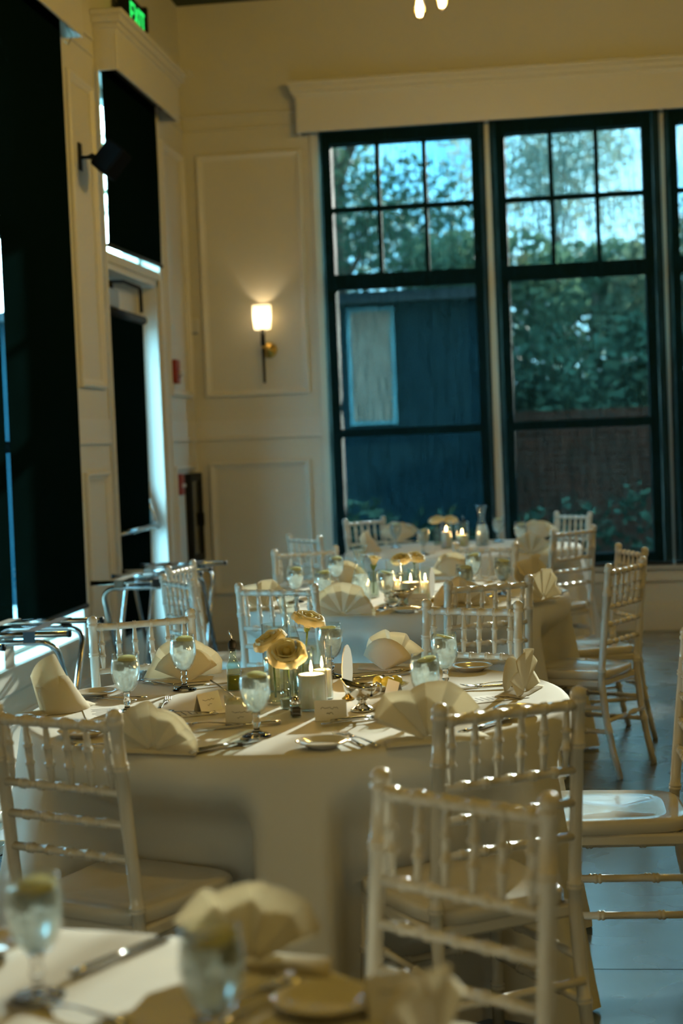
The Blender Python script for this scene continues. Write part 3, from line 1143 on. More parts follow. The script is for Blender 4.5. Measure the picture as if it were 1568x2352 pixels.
# ------------------------------------------------------------------ tableware
def goblet_spec(seed):
    rnd = random.Random(seed)
    bowl = [(.009, .058), (.019, .064), (.029, .076), (.036, .094), (.0395, .113), (.0395, .128), (.0375, .148), (.0345, .168)]
    inn = [(r - .0022, z + .002) for r, z in bowl[:-1]] + [(.0328, .168)]
    shell = MB().lathe(bowl + inn[::-1], 32, cap0=False, cap1=True)
    foot = MB().lathe([(.036, 0), (.037, .003), (.030, .0065), (.014, .011), (.0075, .018), (.0068, .026), (.0105, .032), (.0105, .037), (.0075, .043), (.0080, .052), (.011, .059)], 28)
    wt = [(r - .003, z + .004) for r, z in bowl[:-1]]
    wt = wt[:-1] + [(.0355, .140), (.0342, .150)]
    wat = MB().lathe(wt, 28)
    lem = MB().lathe([(.024, 0), (.026, .0015), (.026, .005), (.024, .0065)], 20)
    ice = MB()
    for k in range(4):
        a, q = rnd.uniform(0, 6.28), .008
        x, y, z = .017 * math.cos(a + k * 1.6), .017 * math.sin(a + k * 1.6), .138 + rnd.uniform(-.012, .006)
        ice.box(x - q, x + q, y - q, y + q, z - q, z + q, .002)
    return [('bowl', shell.mesh('goblet_bowl', thin_m)), ('foot', foot.mesh('goblet_foot', glass_solid_m)),
            ('water', wat.mesh('goblet_water', water_m), None, None,
             (('ice', ice.mesh('goblet_ice', mat('ice', (.85, .90, .90), .2, trans=.4, ior=1.31, var=.03, vscale=80))),)),
            ('lemon_slice', lem.mesh('goblet_lemon', lemon_w_m), (.006, -.003, .150), (R(rnd.uniform(8, 20)), R(rnd.uniform(-14, 14)), 0))]


GOB = [goblet_spec(s) for s in range(3)]


def napkin_mesh(seed, Rr=.125, n=6, spread=84, lean=.10, amp=.030, droop=0):
    """accordion-pleated fan standing on its tucked base"""
    rnd = random.Random(seed)
    mb = MB()
    M = n * 2
    rr = [Rr * (1 + rnd.uniform(-.06, .06)) for _ in range(M + 1)]
    ja = [R(rnd.uniform(-3, 3)) for _ in range(M + 1)]
    am = [amp * rnd.uniform(.55, 1.2) for _ in range(M + 1)]

    def rib(i, v, off=0):
        u = i / M
        a = R(-spread + 2 * spread * u) + ja[i]
        q = .10 + .90 * v
        zig = (1 if i % 2 else -1) * am[i] * v ** .8 * (1 - .3 * v)
        r = rr[i] * q
        z = r * math.cos(a) * (1 - droop * abs(math.sin(a))) + .004
        return Vector((r * math.sin(a), zig + lean * r * math.cos(a) - .020 * v * math.sin(math.pi * u) + off, max(.0015, z)))
    def fn(u, v):
        t_ = u * M
        i = min(M - 1, int(t_))
        f = t_ - i
        f = f * f * (3 - 2 * f)
        p = rib(i, v).lerp(rib(i + 1, v), f)
        p.z += .003 * math.sin(math.pi * (t_ - i)) * v
        return p
    mb.grid(fn, M * 6, 7, True)
    # the smooth outer wrap behind the pleats
    def bk(u, v):
        a = R(-66 + 132 * u)
        r = Rr * .86 * v
        return (r * math.sin(a), .030 + lean * r * math.cos(a) + .03 * (1 - v), max(.0015, r * math.cos(a)))
    mb.grid(bk, 10, 4, True)
    # tucked tail lying on the cloth
    w = Rr * .95

    def ft(u, v):
        x = -w * .8 + 1.9 * w * u
        return (x * (1 - .2 * v), -.018 + .085 * v, .0018 + .011 * math.sin(math.pi * v) * (.4 + .6 * abs(math.sin(u * 7))))
    mb.grid(ft, 12, 4, True)
    return mb.mesh('napkin', napkin_m)


def sail_mesh(seed, Rr=.14):
    """loosely rolled napkin: a smooth half cone with a turned-over lip"""
    mb = MB()

    def fn(u, v):
        a = R(-95 + 190 * u)
        top = Rr * (.35 + .65 * math.cos(a * .62) ** 1.3)
        z = top * v
        r = .055 * (1 - .35 * v) * (1 + .12 * math.sin(3 * a + seed))
        return (r * math.sin(a) * 1.25, -r * math.cos(a) + .055 * v + .02, z + .001)
    mb.grid(fn, 22, 8, True)

    def f2(u, v):
        a = R(-75 + 150 * u)
        top = Rr * .62 * math.cos(a * .7)
        r = .060 * (1 - .3 * v)
        return (r * math.sin(a) * 1.3, -r * math.cos(a) * 1.05 + .04 * v + .012, top * v + .001)
    mb.grid(f2, 14, 5, True)
    w = Rr * .7
    mb.grid(lambda u, v: (-w + 2 * w * u, -.01 + .085 * v - .02 * math.sin(math.pi * u), .0015 + .006 * math.sin(math.pi * v)), 6, 3, True)
    return mb.mesh('napkin', napkin_m)


NAP = [napkin_mesh(1, .122, 5, 86, .10, .016), napkin_mesh(2, .130, 3, 62, .16, .026), napkin_mesh(5, .118, 5, 88, .05, .013, .15), sail_mesh(3)]


def napkin(px, py, rz, kind, label, k, sc=1.0, z=None):
    p = at(px, py, TOP if z is None else z)
    o = link('folded_napkin', NAP[kind], None, (p.x, p.y, TOP + .001), (0, 0, R(rz)), sc)
    so = o.modifiers.new('thick', 'SOLIDIFY')
    so.thickness = .0018
    so.offset = 0
    return tag(o, label, 'napkin', 'folded cream napkins')


def goblet(px, py, label, z=TOP, kind=0, rz=0):
    p = at(px, py, z)
    return spawn(GOB[kind], 'water_goblet', label, 'glass', (p.x, p.y, TOP + .001), R(rz), 'stemmed goblets of lemon water')


PLATE = MB().lathe([(.038, 0), (.040, .003), (.046, .006), (.060, .012), (.0665, .0155), (.067, .017), (.0655, .0175), (.058, .0145), (.044, .009), (.036, .0065), (.0, .006)], 40, cap1=False)
PLATE_ME = PLATE.mesh('bread_plate', china_m)


def plate(px, py, label):
    p = at(px, py, TOP)
    return tag(link('bread_plate', PLATE_ME, None, (p.x, p.y, TOP + .001)), label, 'plate', 'small white bread plates')


def fork_mesh():
    mb = MB()
    mb.tube([(-.095, 0, .004), (-.06, 0, .006), (0, 0, .008), (.03, 0, .006), (.045, 0, .004)], [.0075, .006, .0035, .004, .009], 8, flat=.35)
    mb.tube([(.043, 0, .0045), (.055, 0, .003), (.062, 0, .0035)], [.010, .012, .011], 8, flat=.25)
    for k in range(4):
        y = -.0083 + k * .0055
        mb.tube([(.060, y, .0035), (.080, y, .005), (.098, y * .95, .010)], [.0019, .0018, .0009], 5)
    return mb.mesh('fork', steel_m)


def knife_mesh():
    mb = MB()
    mb.tube([(-.11, 0, .005), (-.08, 0, .006), (-.02, 0, .006), (.0, 0, .005)], [.0085, .008, .006, .0055], 8, flat=.6)
    mb.add([(0, -.008, .003), (.09, -.009, .003), (.115, .002, .003), (.10, .008, .003), (0, .006, .003),
            (0, -.008, .0055), (.09, -.009, .0035), (.115, .002, .0035), (.10, .008, .0055), (0, .006, .0065)],
           [(4, 3, 2, 1, 0), (5, 6, 7, 8, 9), (0, 1, 6, 5), (1, 2, 7, 6), (2, 3, 8, 7), (3, 4, 9, 8), (4, 0, 5, 9)])
    return mb.mesh('knife', steel_m)


def spoon_mesh():
    mb = MB()
    mb.tube([(-.09, 0, .004), (-.05, 0, .006), (.01, 0, .008), (.04, 0, .006)], [.007, .0055, .0032, .0036], 8, flat=.4)

    def fn(u, v):
        a = 2 * math.pi * u
        return (.066 + .028 * v * math.cos(a), .018 * v * math.sin(a), .002 + .007 * v * v)
    mb.grid(fn, 18, 5, True, True)
    o = mb.mesh('spoon', steel_m)
    return o


CUT = {'fork': fork_mesh(), 'knife': knife_mesh(), 'spoon': spoon_mesh()}


def cutlery(kind, px, py, ang, label, z=0):
    p = at(px, py, TOP)
    o = link('table_' + kind, CUT[kind], None, (p.x, p.y, TOP + .002 + z), (0, 0, R(ang)))
    return tag(o, label, kind, 'silver cutlery')


CARD = MB().add([(-.042, -.016, 0), (.042, -.016, 0), (.042, 0, .052), (-.042, 0, .052), (-.042, .016, 0), (.042, .016, 0)],
                [(0, 1, 2, 3), (3, 2, 5, 4)]).mesh('card_paper', paper_m)


def script_mesh(seed):
    rnd = random.Random(seed)
    mb = MB()
    for row, (z, w) in enumerate(((.032, .026), (.018, .011))):
        n = int(w * 2 / .0035)
        pts = []
        for i in range(n):
            x = -w + i * .0035
            zz = z + rnd.uniform(-.0026, .0034)
            f = zz / .052
            pts.append((x, -.016 * (1 - f) - .0006, zz))
        mb.tube(pts, .0005, 4)
    return mb.mesh('handwriting', ink_m)


SCRIPT = [script_mesh(s) for s in range(3)]


def place_card(px, py, rz, label, s=0):
    p = at(px, py, TOP)
    t = thing('place_card', label, 'place card', (p.x, p.y, TOP + .0012), R(rz), 'white tent place cards')
    o = link('card', CARD, t)
    so = o.modifiers.new('thick', 'SOLIDIFY')
    so.thickness = .0005
    link('handwriting', SCRIPT[s], t)
    return t


def menu(px, py, rz, label):
    p = at(px, py, TOP)
    t = thing('menu_card', label, 'menu', (p.x, p.y, TOP + .0012), R(rz), 'printed menu cards')
    part('card', MB().box(-.05, .05, -.105, .105, 0, .0008), paper_m, t)
    tx = MB()
    rnd = random.Random(int(px))
    for k in range(9):
        y = .075 - k * .017
        w = rnd.uniform(.016, .034)
        tx.box(-w, w, y - .0018, y + .0018, .0008, .0011)
    part('print', tx, ink_m, t)
    return t


def petal(w, h, r, open_, curl, seed):
    rnd = random.Random(seed)
    ph = rnd.uniform(0, 6)
    mb = MB()

    def fn(u, v):
        a = (u - .5) * w * (1 - .25 * (2 * v - 1.1) ** 2)
        rr = r * (.25 + .75 * math.sin(min(1, v * 1.1) * math.pi / 2)) + open_ * v ** 2.2
        ruf = .0022 * math.sin(9 * u + ph) * v ** 3
        edge = h * (1 - .10 * (2 * u - 1) ** 2)
        z = edge * math.sin(v * math.pi / 2 * .98) - curl * max(0, v - .7) ** 2 * 6
        return ((rr + ruf) * math.sin(a), -(rr + ruf) * math.cos(a), z + ruf)
    mb.grid(fn, 10, 7, True)
    return mb


PET = {'in': petal(2.6, .034, .010, .002, 0, 1).mesh('petal', petal_in_m), 'mid': petal(1.9, .040, .021, .006, .01, 2).mesh('petal', petal_m),
       'out': petal(1.75, .044, .030, .009, .022, 3).mesh('petal', petal_m), 'wide': petal(1.6, .040, .036, .016, .035, 4).mesh('petal', petal_m)}


def rose(label, pos, base, tilt=(0, 0), sc=1.0, bud=False, stem=True):
    """bloom centre at pos, stem running down to base"""
    t = thing('rose', label, 'flower', (pos[0], pos[1], pos[2]), 0, 'cream roses in bud vases')
    t.scale = (sc,) * 3
    rx, ry = R(tilt[0]), R(tilt[1])
    bl = part('bloom_heart', MB().lathe([(.004, -.002), (.011, .010), (.012, .024), (.008, .034), (.003, .037)], 14), petal_in_m, t, None, (rx, ry, 0))
    lays = (('in', 3, .3, 0), ('mid', 5, 1.1, -.002)) + (() if bud else (('out', 5, .4, -.004), ('wide', 6, 0, -.007)))
    for nm, n, off, dz in lays:
        for k in range(n):
            o = link('petal', PET[nm], bl, (0, 0, dz), (0, 0, off + 2 * math.pi * k / n + .12 * math.sin(k * 5)))
    part('sepals', MB().lathe([(.003, -.022), (.008, -.016), (.010, -.006), (.016, .002)], 10, cap1=False), green_m, bl)
    if stem:
        q = (Vector(base) - Vector(pos)) / sc
        part('stem', MB().tube([(0, 0, -.01), (q.x * .2, q.y * .2, -.045), (q.x * .7, q.y * .7, q.z * .6), (q.x, q.y, q.z)], .003, 6), green_m, t)
    return t


def vase(px, py, label, h=.12, r=.026, z=TOP):
    p = at(px, py, z)
    t = thing('bud_vase', label, 'vase', (p.x, p.y, TOP + .001), 0, 'ribbed glass bud vases')
    part('glass', MB().lathe([(r * .9, 0), (r, .004), (r, h), (r - .0025, h), (r - .0025, .008), (0.001, .007)], 48, smooth=False, cap1=False,
                             wob=lambda i, k: 1 + (.035 if i % 2 else 0)), rib_m, t)
    part('water', MB().lathe([(r - .004, .009), (r - .004, h * .6)], 20), thin_m, t)
    return Vector((p.x, p.y, TOP))


def candle(px, py, label, r=.042, h=.19, wax=.10, lit=True, z=TOP, W=.5):
    p = at(px, py, z)
    t = thing('candle_holder', label, 'candle', (p.x, p.y, TOP + .001), 0, 'pillar candles in glass cylinders')
    part('glass', MB().lathe([(r * .96, 0), (r, .003), (r, h), (r - .002, h), (r - .002, .006), (.001, .005)], 36, cap1=False), thin_m, t)
    wx = part('wax', MB().lathe([(r - .005, .007), (r - .005, wax - .003), (r - .008, wax), (r * .55, wax - .005), (.001, wax - .007)], 32, cap1=False), wax_m, t)
    part('wick', MB().tube([(0, 0, wax - .008), (.001, 0, wax + .006)], .001, 5), ink_m, wx)
    if lit:
        part('flame', MB().lathe([(.001, 0), (.0042, .006), (.0048, .012), (.0032, .022), (.0008, .034)], 12), mat('flame', (1, .7, .3), .5, emit=(1, .66, .26), estr=40), t, (0, 0, wax + .003))
        L = bpy.data.lights.new('flame_light', 'POINT')
        L.energy = W * 2.4
        L.color = (1, .55, .20)
        L.shadow_soft_size = .012
        link('flame_light', L, t, (0, 0, wax + .016))
    return t


def carafe(px, py, label, z=TOP):
    p = at(px, py, z)
    t = thing('water_carafe', label, 'carafe', (p.x, p.y, TOP + .001), 0, 'glass water carafes')
    pr = [(.040, 0), (.043, .004), (.044, .06), (.042, .10), (.030, .145), (.022, .17), (.0205, .19), (.024, .215), (.033, .25), (.037, .265)]
    part('glass', MB().lathe(pr + [(r - .002, q + .001) for r, q in pr[::-1]], 36, cap1=True), thin_m, t)
    part('water', MB().lathe([(.036, .007), (.041, .012), (.0415, .06), (.0395, .10), (.030, .136)], 28), water_m, t)
    return t


def oil_bottle(px, py, label):
    p = at(px, py, TOP)
    t = thing('oil_bottle', label, 'bottle', (p.x, p.y, TOP + .001), R(12), 'olive oil cruets')

    def sq(h):
        return lambda i, k: (1 / max(abs(math.cos(2 * math.pi * i / 24)), abs(math.sin(2 * math.pi * i / 24)))) ** (.75 if k < 4 else 0)
    pr = [(.019, 0), (.021, .003), (.021, .055), (.020, .075), (.0125, .093), (.0105, .105), (.0105, .128), (.012, .130), (.012, .136)]
    part('glass', MB().lathe(pr, 24, wob=sq(0), cap1=False), thin_glass('green_glass', (.84, .94, .87), 1), t)
    part('oil', MB().lathe([(.0185, .003), (.0195, .006), (.0195, .045)], 24, wob=sq(0)), oil_m, t)
    part('stopper', MB().lathe([(.009, .118), (.0125, .132), (.0125, .140), (.009, .148), (.004, .150)], 16), black_m, t)
    part('pourer', MB().tube([(0, 0, .148), (-.003, 0, .165), (-.008, 0, .180)], [.0032, .003, .0022], 7), steel_m, t)
    return t


def table_sign(px, py, rz, label):
    p = at(px, py, TOP)
    t = thing('table_sign', label, 'table sign', (p.x, p.y, TOP + .001), R(rz), 'scalloped table signs')
    n = 48
    rim = [(.068 * (1 + .035 * abs(math.sin(i * math.pi / 4))), i * 2 * math.pi / n) for i in range(n)]
    vs = [(r * math.cos(a), y, .085 + r * math.sin(a)) for y in (-.0012, .0012) for r, a in rim]
    fs = [tuple(range(n)), tuple(range(2 * n - 1, n - 1, -1))] + [(i, (i + 1) % n, n + (i + 1) % n, n + i) for i in range(n)]
    part('disc', MB().add(vs, fs), paper_m, t)
    part('stand', MB().lathe([(.018, 0), (.019, .004), (.010, .010), (.007, .016), (.007, .024)], 18), gold_m, t)
    return t


def gravy_boat(px, py, rz, label, sc=1):
    p = at(px, py, TOP)
    t = thing('sauce_boat', label, 'sauce boat', (p.x, p.y, TOP + .001), R(rz), 'silver sauce boats')
    t.scale = (sc,) * 3
    part('pedestal', MB().lathe([(.032, 0), (.033, .004), (.024, .010), (.012, .018), (.010, .026), (.016, .032)], 24), silver_m, t)

    def fn(u, v):
        a = 2 * math.pi * u
        r = .006 + .032 * math.sin(v * math.pi / 2) ** .8
        sp_ = max(0, math.cos(a)) ** 6 * v * v
        return (r * math.cos(a) * 1.15 + .026 * sp_, r * math.sin(a) * (1 - .3 * sp_), .030 + .040 * v ** 1.3 + .014 * sp_)
    o = part('bowl', MB().grid(fn, 32, 8, True, True), silver_m, t)
    so = o.modifiers.new('thick', 'SOLIDIFY')
    so.thickness = .0015
    part('handle', MB().tube([(-.034, 0, .066), (-.052, 0, .080), (-.066, 0, .074), (-.064, 0, .055), (-.046, 0, .044), (-.030, 0, .042)], .0032, 7), silver_m, t)
    return t


def shaker(px, py, label, fill):
    p = at(px, py, TOP)
    t = thing('shaker', label, 'shaker', (p.x, p.y, TOP + .001), R(20), 'salt and pepper shakers')
    part('glass', MB().box(-.015, .015, -.015, .015, 0, .036, .004), thin_m, t)
    part('filling', MB().box(-.012, .012, -.012, .012, .003, .027, .002), fill, t)
    part('cap', MB().lathe([(.0135, .035), (.014, .038), (.0135, .046), (.009, .054), (.002, .057)], 16), silver_m, t)
    return t


# ---- the large candlelit table (table two)
goblet(293, 1640, 'lemon water goblet standing leftmost on the large table', kind=0)
goblet(424, 1586, 'lemon water goblet in front of the left fan napkin', kind=1, rz=60)
goblet(590, 1692, 'lemon water goblet right in front of the candles and roses', kind=2, rz=20)
goblet(756, 1432, 'lemon water goblet half hidden behind the candles of the large table', z=TOP + .168, kind=0, rz=190)
goblet(974, 1503, 'nearer of two lemon water goblets at the right of the large table', z=TOP + .168, kind=1, rz=0)
goblet(1024, 1585, 'farther of two lemon water goblets at the right of the large table', kind=2, rz=100)
napkin(150, 1632, 62, 3, 'rolled cream napkin leaning at the left rim of the large table', 2, 1.12)
napkin(425, 1562, 200, 0, 'fan napkin behind the left goblets of the large table', 2, 1.02)
napkin(352, 1730, -14, 2, 'fan napkin at the front left rim of the large table', 2, 1.0)
napkin(905, 1536, 150, 1, 'upright cream napkin behind the sauce boat', 2, .92)
napkin(1206, 1594, 74, 0, 'curled cream napkin at the right rim of the large table', 2, 1.0)
napkin(985, 1708, 20, 1, 'big cream napkin just left of the near right chair back', 2, 1.12)
plate(222, 1600, 'bread plate beside the leftmost goblet')
plate(1082, 1540, 'bread plate behind the right goblets of the large table')
plate(742, 1716, 'bread plate at the front middle rim of the large table')
plate(192, 1692, 'bread plate seen through the lower left chair back')
plate(1190, 1640, 'bread plate seen behind the near right chair back')
oil_bottle(538, 1586, 'olive oil bottle with pourer left of the roses on the large table')
p = at(545, 1642, TOP)
t = thing('condiment_jar', 'small glass jar of grated cheese with a spoon', 'jar', (p.x, p.y, TOP + .001))
part('glass', MB().lathe([(.030, 0), (.033, .004), (.035, .055), (.033, .055), (.031, .006), (.001, .005)], 28, cap1=False), thin_m, t)
part('filling', MB().lathe([(.028, .006), (.031, .038), (.02, .045), (.001, .048)], 24, cap1=False), butter_m, t)
part('spoon', MB().tube([(.012, .006, .03), (-.03, .012, .064), (-.075, .02, .092)], [.004, .003, .005], 7, flat=.5), steel_m, t)
shaker(657, 1628, 'salt shaker left of the pepper shaker', salt_m)
shaker(679, 1648, 'pepper shaker in front of the ribbed vase', pepper_m)
v2 = vase(668, 1628, 'ribbed bud vase in the middle of the large table')
v1 = vase(634, 1618, 'ribbed bud vase left of the middle one on the large table')
v3 = vase(694, 1592, 'ribbed bud vase behind the candle of the large table')


def at_y(px, py, y):
    d_ = fwd + (px - IW / 2) / FPX * rgt - (py - IH / 2) / FPX * upv
    return CAM + d_ * (y / d_.y)


q = at_y(660, 1512, v2.y)
rose('open cream rose in front, lowest of the three roses', q, (v2.x, v2.y, TOP + .02), (38, 4), 1.08)
q = at_y(626, 1484, v1.y)
rose('cream rose at the left of the three roses', q, (v1.x, v1.y, TOP + .02), (16, -24), 1.0)
q = at_y(706, 1436, v3.y)
rose('tall cream rose standing above the candles', q, (v3.x, v3.y, TOP + .02), (8, 16), 1.0)
candle(718, 1630, 'wide lit pillar candle in the middle of the large table', .043, .19, .098, W=.9)
candle(742, 1606, 'slim lit candle right behind the wide pillar candle', .030, .15, .085, W=.5)
candle(638, 1588, 'tall candle glass behind the roses of the large table', .041, .20, .10, W=.6)
carafe(668, 1568, 'glass water carafe behind the roses of the large table')
table_sign(800, 1607, 85, 'white scalloped sign on a brass foot beside the candles')
place_card(478, 1634, 58, 'tent place card standing left of the condiment jar', 0)
place_card(760, 1654, 8, 'tent place card with handwriting facing the camera', 1)
place_card(906, 1606, 118, 'tent place card right of the lemon plate', 2)
place_card(556, 1664, 4, 'tent place card half hidden behind the front goblet', 0)
gravy_boat(832, 1633, 150, 'silver sauce boat beside the scalloped sign', 1.0)
p = at(888, 1584, TOP)
plate(888, 1584, 'small plate holding lemon wedges')
for k, (dx, dy, rr_) in enumerate(((-.024, .004, 10), (.006, -.012, 70), (.026, .010, 130))):
    tag(link('lemon_wedge', MB().lathe([(.002, -.022), (.012, -.016), (.017, 0), (.012, .016), (.002, .022)], 16).mesh('lemon_wedge', lemon_m), None,
             (p.x + dx, p.y + dy, TOP + .0245), (R(90), 0, R(rr_))),
        ['left lemon wedge on the small plate', 'front lemon wedge on the small plate', 'right lemon wedge on the small plate'][k], 'lemon', 'lemon wedges')
menu(236, 1640, 20, 'menu card lying beside the leftmost goblet')
menu(1120, 1606, -60, 'menu card lying in front of the curled napkin')
menu(430, 1640, -62, 'menu card lying under the left place card')
for kd, px, py, an, lab in (
        ('fork', 376, 1622, 95, 'fork pointing away, left of the place card'),
        ('spoon', 430, 1642, 170, 'spoon beside the fork near the left place card'),
        ('fork', 480, 1668, 172, 'fork lying behind the front left napkin'),
        ('knife', 548, 1672, 200, 'knife lying left of the front goblet foot'),
        ('knife', 522, 1716, 48, 'knife at the front rim beside the front left napkin'),
        ('spoon', 507, 1722, 48, 'spoon at the front rim beside the front left napkin'),
        ('fork', 800, 1704, 118, 'fork right of the front bread plate'),
        ('fork', 828, 1704, 122, 'second fork right of the front bread plate'),
        ('knife', 850, 1652, 30, 'knife lying in front of the sauce boat'),
        ('spoon', 815, 1662, 24, 'spoon lying in front of the sauce boat'),
        ('fork', 858, 1550, 20, 'fork lying behind the lemon plate'),
        ('knife', 880, 1556, 38, 'knife lying behind the lemon plate'),
        ('fork', 1130, 1575, 205, 'fork left of the curled napkin'),
        ('knife', 1095, 1584, 190, 'knife left of the curled napkin'),
        ('knife', 1112, 1672, 60, 'knife seen through the near right chair back'),
        ('spoon', 1136, 1668, 60, 'spoon seen through the near right chair back'),
        ('spoon', 350, 1572, 150, 'spoon left of the fan napkin behind the goblets'),
        ('knife', 480, 1578, 30, 'knife lying left of the oil bottle'),
        ('fork', 268, 1606, 170, 'fork beside the left bread plate'),
        ('spoon', 250, 1612, 165, 'spoon beside the left bread plate'),
        ('fork', 232, 1718, 165, 'fork left of the front left napkin')):
    cutlery(kd, px, py, an, lab)

# ---- second table
goblet(680, 1384, 'leftmost lemon water goblet on the second table', kind=0)
goblet(743, 1396, 'lemon water goblet left of the carafe on the second table', kind=1, rz=40)
goblet(770, 1276, 'lemon water goblet at the back left of the second table', z=TOP + .168, kind=2)
goblet(888, 1397, 'lemon water goblet in front of the candles of the second table', kind=2, rz=80)
goblet(1065, 1296, 'lemon water goblet right of the candles of the second table', z=TOP + .168, kind=0)
goblet(1085, 1268, 'lemon water goblet farthest back right on the second table', z=TOP + .168, kind=1)
goblet(1153, 1281, 'rightmost lemon water goblet on the second table', z=TOP + .168, kind=2, rz=30)
napkin(606, 1402, 40, 1, 'upright napkin at the left rim of the second table', 3, 1.0)
napkin(787, 1416, -4, 0, 'wide fan napkin at the front of the second table', 3, 1.12)
napkin(790, 1342, 190, 0, 'fan napkin behind the carafe of the second table', 3, .95)
napkin(1058, 1392, 10, 2, 'fan napkin at the front right of the second table', 3, 1.0)
napkin(1248, 1380, 58, 0, 'curled napkin at the right rim of the second table', 3, 1.1)
napkin(1040, 1322, 170, 0, 'fan napkin at the back right of the second table', 3, .95)
napkin(1225, 1345, 60, 1, 'upright napkin behind the curled one on the second table', 3, 1.1)
carafe(830, 1390, 'glass water carafe on the second table')
va = vase(858, 1372, 'ribbed bud vase right of the carafe on the second table')
vb = vase(926, 1376, 'ribbed bud vase among the candles of the second table')
vc = vase(950, 1366, 'ribbed bud vase behind the candles of the second table')
q = at_y(858, 1298, va.y)
rose('cream rosebud right of the carafe on the second table', q, (va.x, va.y, TOP + .02), (6, 8), 1.15, True)
q = at_y(922, 1292, vb.y)
rose('cream rose at the left above the second table candles', q, (vb.x, vb.y, TOP + .02), (24, -6), .95)
q = at_y(952, 1288, vc.y)
rose('cream rose at the right above the second table candles', q, (vc.x, vc.y, TOP + .02), (16, 14), .95)
candle(945, 1388, 'wide lit pillar candle on the second table', .045, .18, .098, W=.7)
candle(905, 1384, 'lit candle left of the wide one on the second table', .033, .19, .10, W=.5)
candle(978, 1380, 'lit candle right of the wide one on the second table', .030, .15, .085, W=.4)
table_sign(993, 1384, 84, 'scalloped sign on a brass foot on the second table')
gravy_boat(922, 1394, 15, 'silver sauce boat on the second table', 1.0)
place_card(960, 1392, 4, 'tent place card in front of the second table candles', 1)
plate(932, 1406, 'bread plate at the front rim of the second table')
plate(1272, 1366, 'bread plate at the right rim of the second table')
for kd, px, py, an, lab in (
        ('knife', 868, 1405, 40, 'knife beside the wide fan napkin of the second table'),
        ('fork', 968, 1402, 115, 'fork right of the front bread plate on the second table'),
        ('fork', 978, 1404, 118, 'second fork right of the front bread plate on the second table'),
        ('spoon', 1012, 1362, 30, 'spoon between the sign and the front right napkin'),
        ('knife', 1100, 1372, 60, 'knife between the right goblets of the second table'),
        ('spoon', 1160, 1376, 150, 'spoon near the rightmost goblet of the second table'),
        ('knife', 700, 1392, 200, 'knife near the leftmost goblet of the second table'),
        ('fork', 1200, 1388, 60, 'fork left of the curled napkin on the second table')):
    cutlery(kd, px, py, an, lab)

# ---- farthest table
goblet(907, 1200, 'lemon water goblet at the left of the farthest table', z=TOP + .168, kind=0)
goblet(970, 1213, 'lemon water goblet left of the farthest candles', z=TOP + .168, kind=1)
goblet(1143, 1188, 'lemon water goblet right of the farthest carafe', z=TOP + .168, kind=2)
goblet(1194, 1199, 'rightmost lemon water goblet on the farthest table', z=TOP + .168, kind=0)
napkin(918, 1246, 180, 1, 'upright napkin behind the left goblet of the farthest table', 4, 1.1)
napkin(856, 1268, 60, 3, 'rolled napkin at the left rim of the farthest table', 4, 1.0)
napkin(1218, 1276, 8, 2, 'fan napkin at the front right of the farthest table', 4, 1.1)
napkin(1238, 1244, 160, 1, 'upright napkin at the back right of the farthest table', 4, 1.1)
carafe(1108, 1254, 'glass water carafe on the farthest table')
va = vase(1005, 1252, 'left ribbed bud vase on the farthest table')
vb = vase(1033, 1250, 'right ribbed bud vase on the farthest table')
q = at_y(1003, 1200, va.y)
rose('left of the two pale roses on the farthest table', q, (va.x, va.y, TOP + .02), (18, -8), 1.05)
q = at_y(1034, 1200, vb.y)
rose('right of the two pale roses on the farthest table', q, (vb.x, vb.y, TOP + .02), (18, 8), 1.05)
candle(1026, 1260, 'left lit candle on the farthest table', .036, .18, .11, W=.6)
candle(1062, 1258, 'right lit candle on the farthest table', .044, .17, .085, W=.6)
oil_bottle(1066, 1243, 'olive oil bottle behind the farthest candles')
plate(1208, 1250, 'bread plate on the farthest table')
plate(846, 1280, 'bread plate at the left rim of the farthest table')
place_card(982, 1272, 5, 'tent place card on the farthest table', 2)
cutlery('knife', 1130, 1270, 50, 'knife on the farthest table')
cutlery('fork', 1160, 1266, 100, 'fork on the farthest table')

# ---- front table, out of focus
goblet(88, 2292, 'blurred lemon water goblet at the lower left corner', kind=0)
goblet(482, 2128, 'blurred lemon water goblet at the bottom picture edge', z=TOP + .168, kind=1)
napkin(575, 2225, -12, 1, 'blurred upright napkin on the front table', 1, .92)
napkin(1000, 2440, 70, 1, 'blurred napkin tip at the bottom right of the front table', 1, .8)
plate(748, 2318, 'blurred bread plate on the front table')
plate(-40, 2190, 'blurred bread plate at the left edge of the front table')
place_card(915, 2330, 20, 'blurred place card at the right of the front table', 1)
for kd, px, py, an, lab in (
        ('knife', 290, 2196, 62, 'blurred knife on the front table'),
        ('fork', 180, 2332, 150, 'blurred fork at the bottom of the front table'),
        ('spoon', 600, 2318, 60, 'blurred spoon left of the front table plate'),
        ('fork', 560, 2300, 60, 'blurred fork behind the bottom goblet')):
    cutlery(kd, px, py, an, lab)


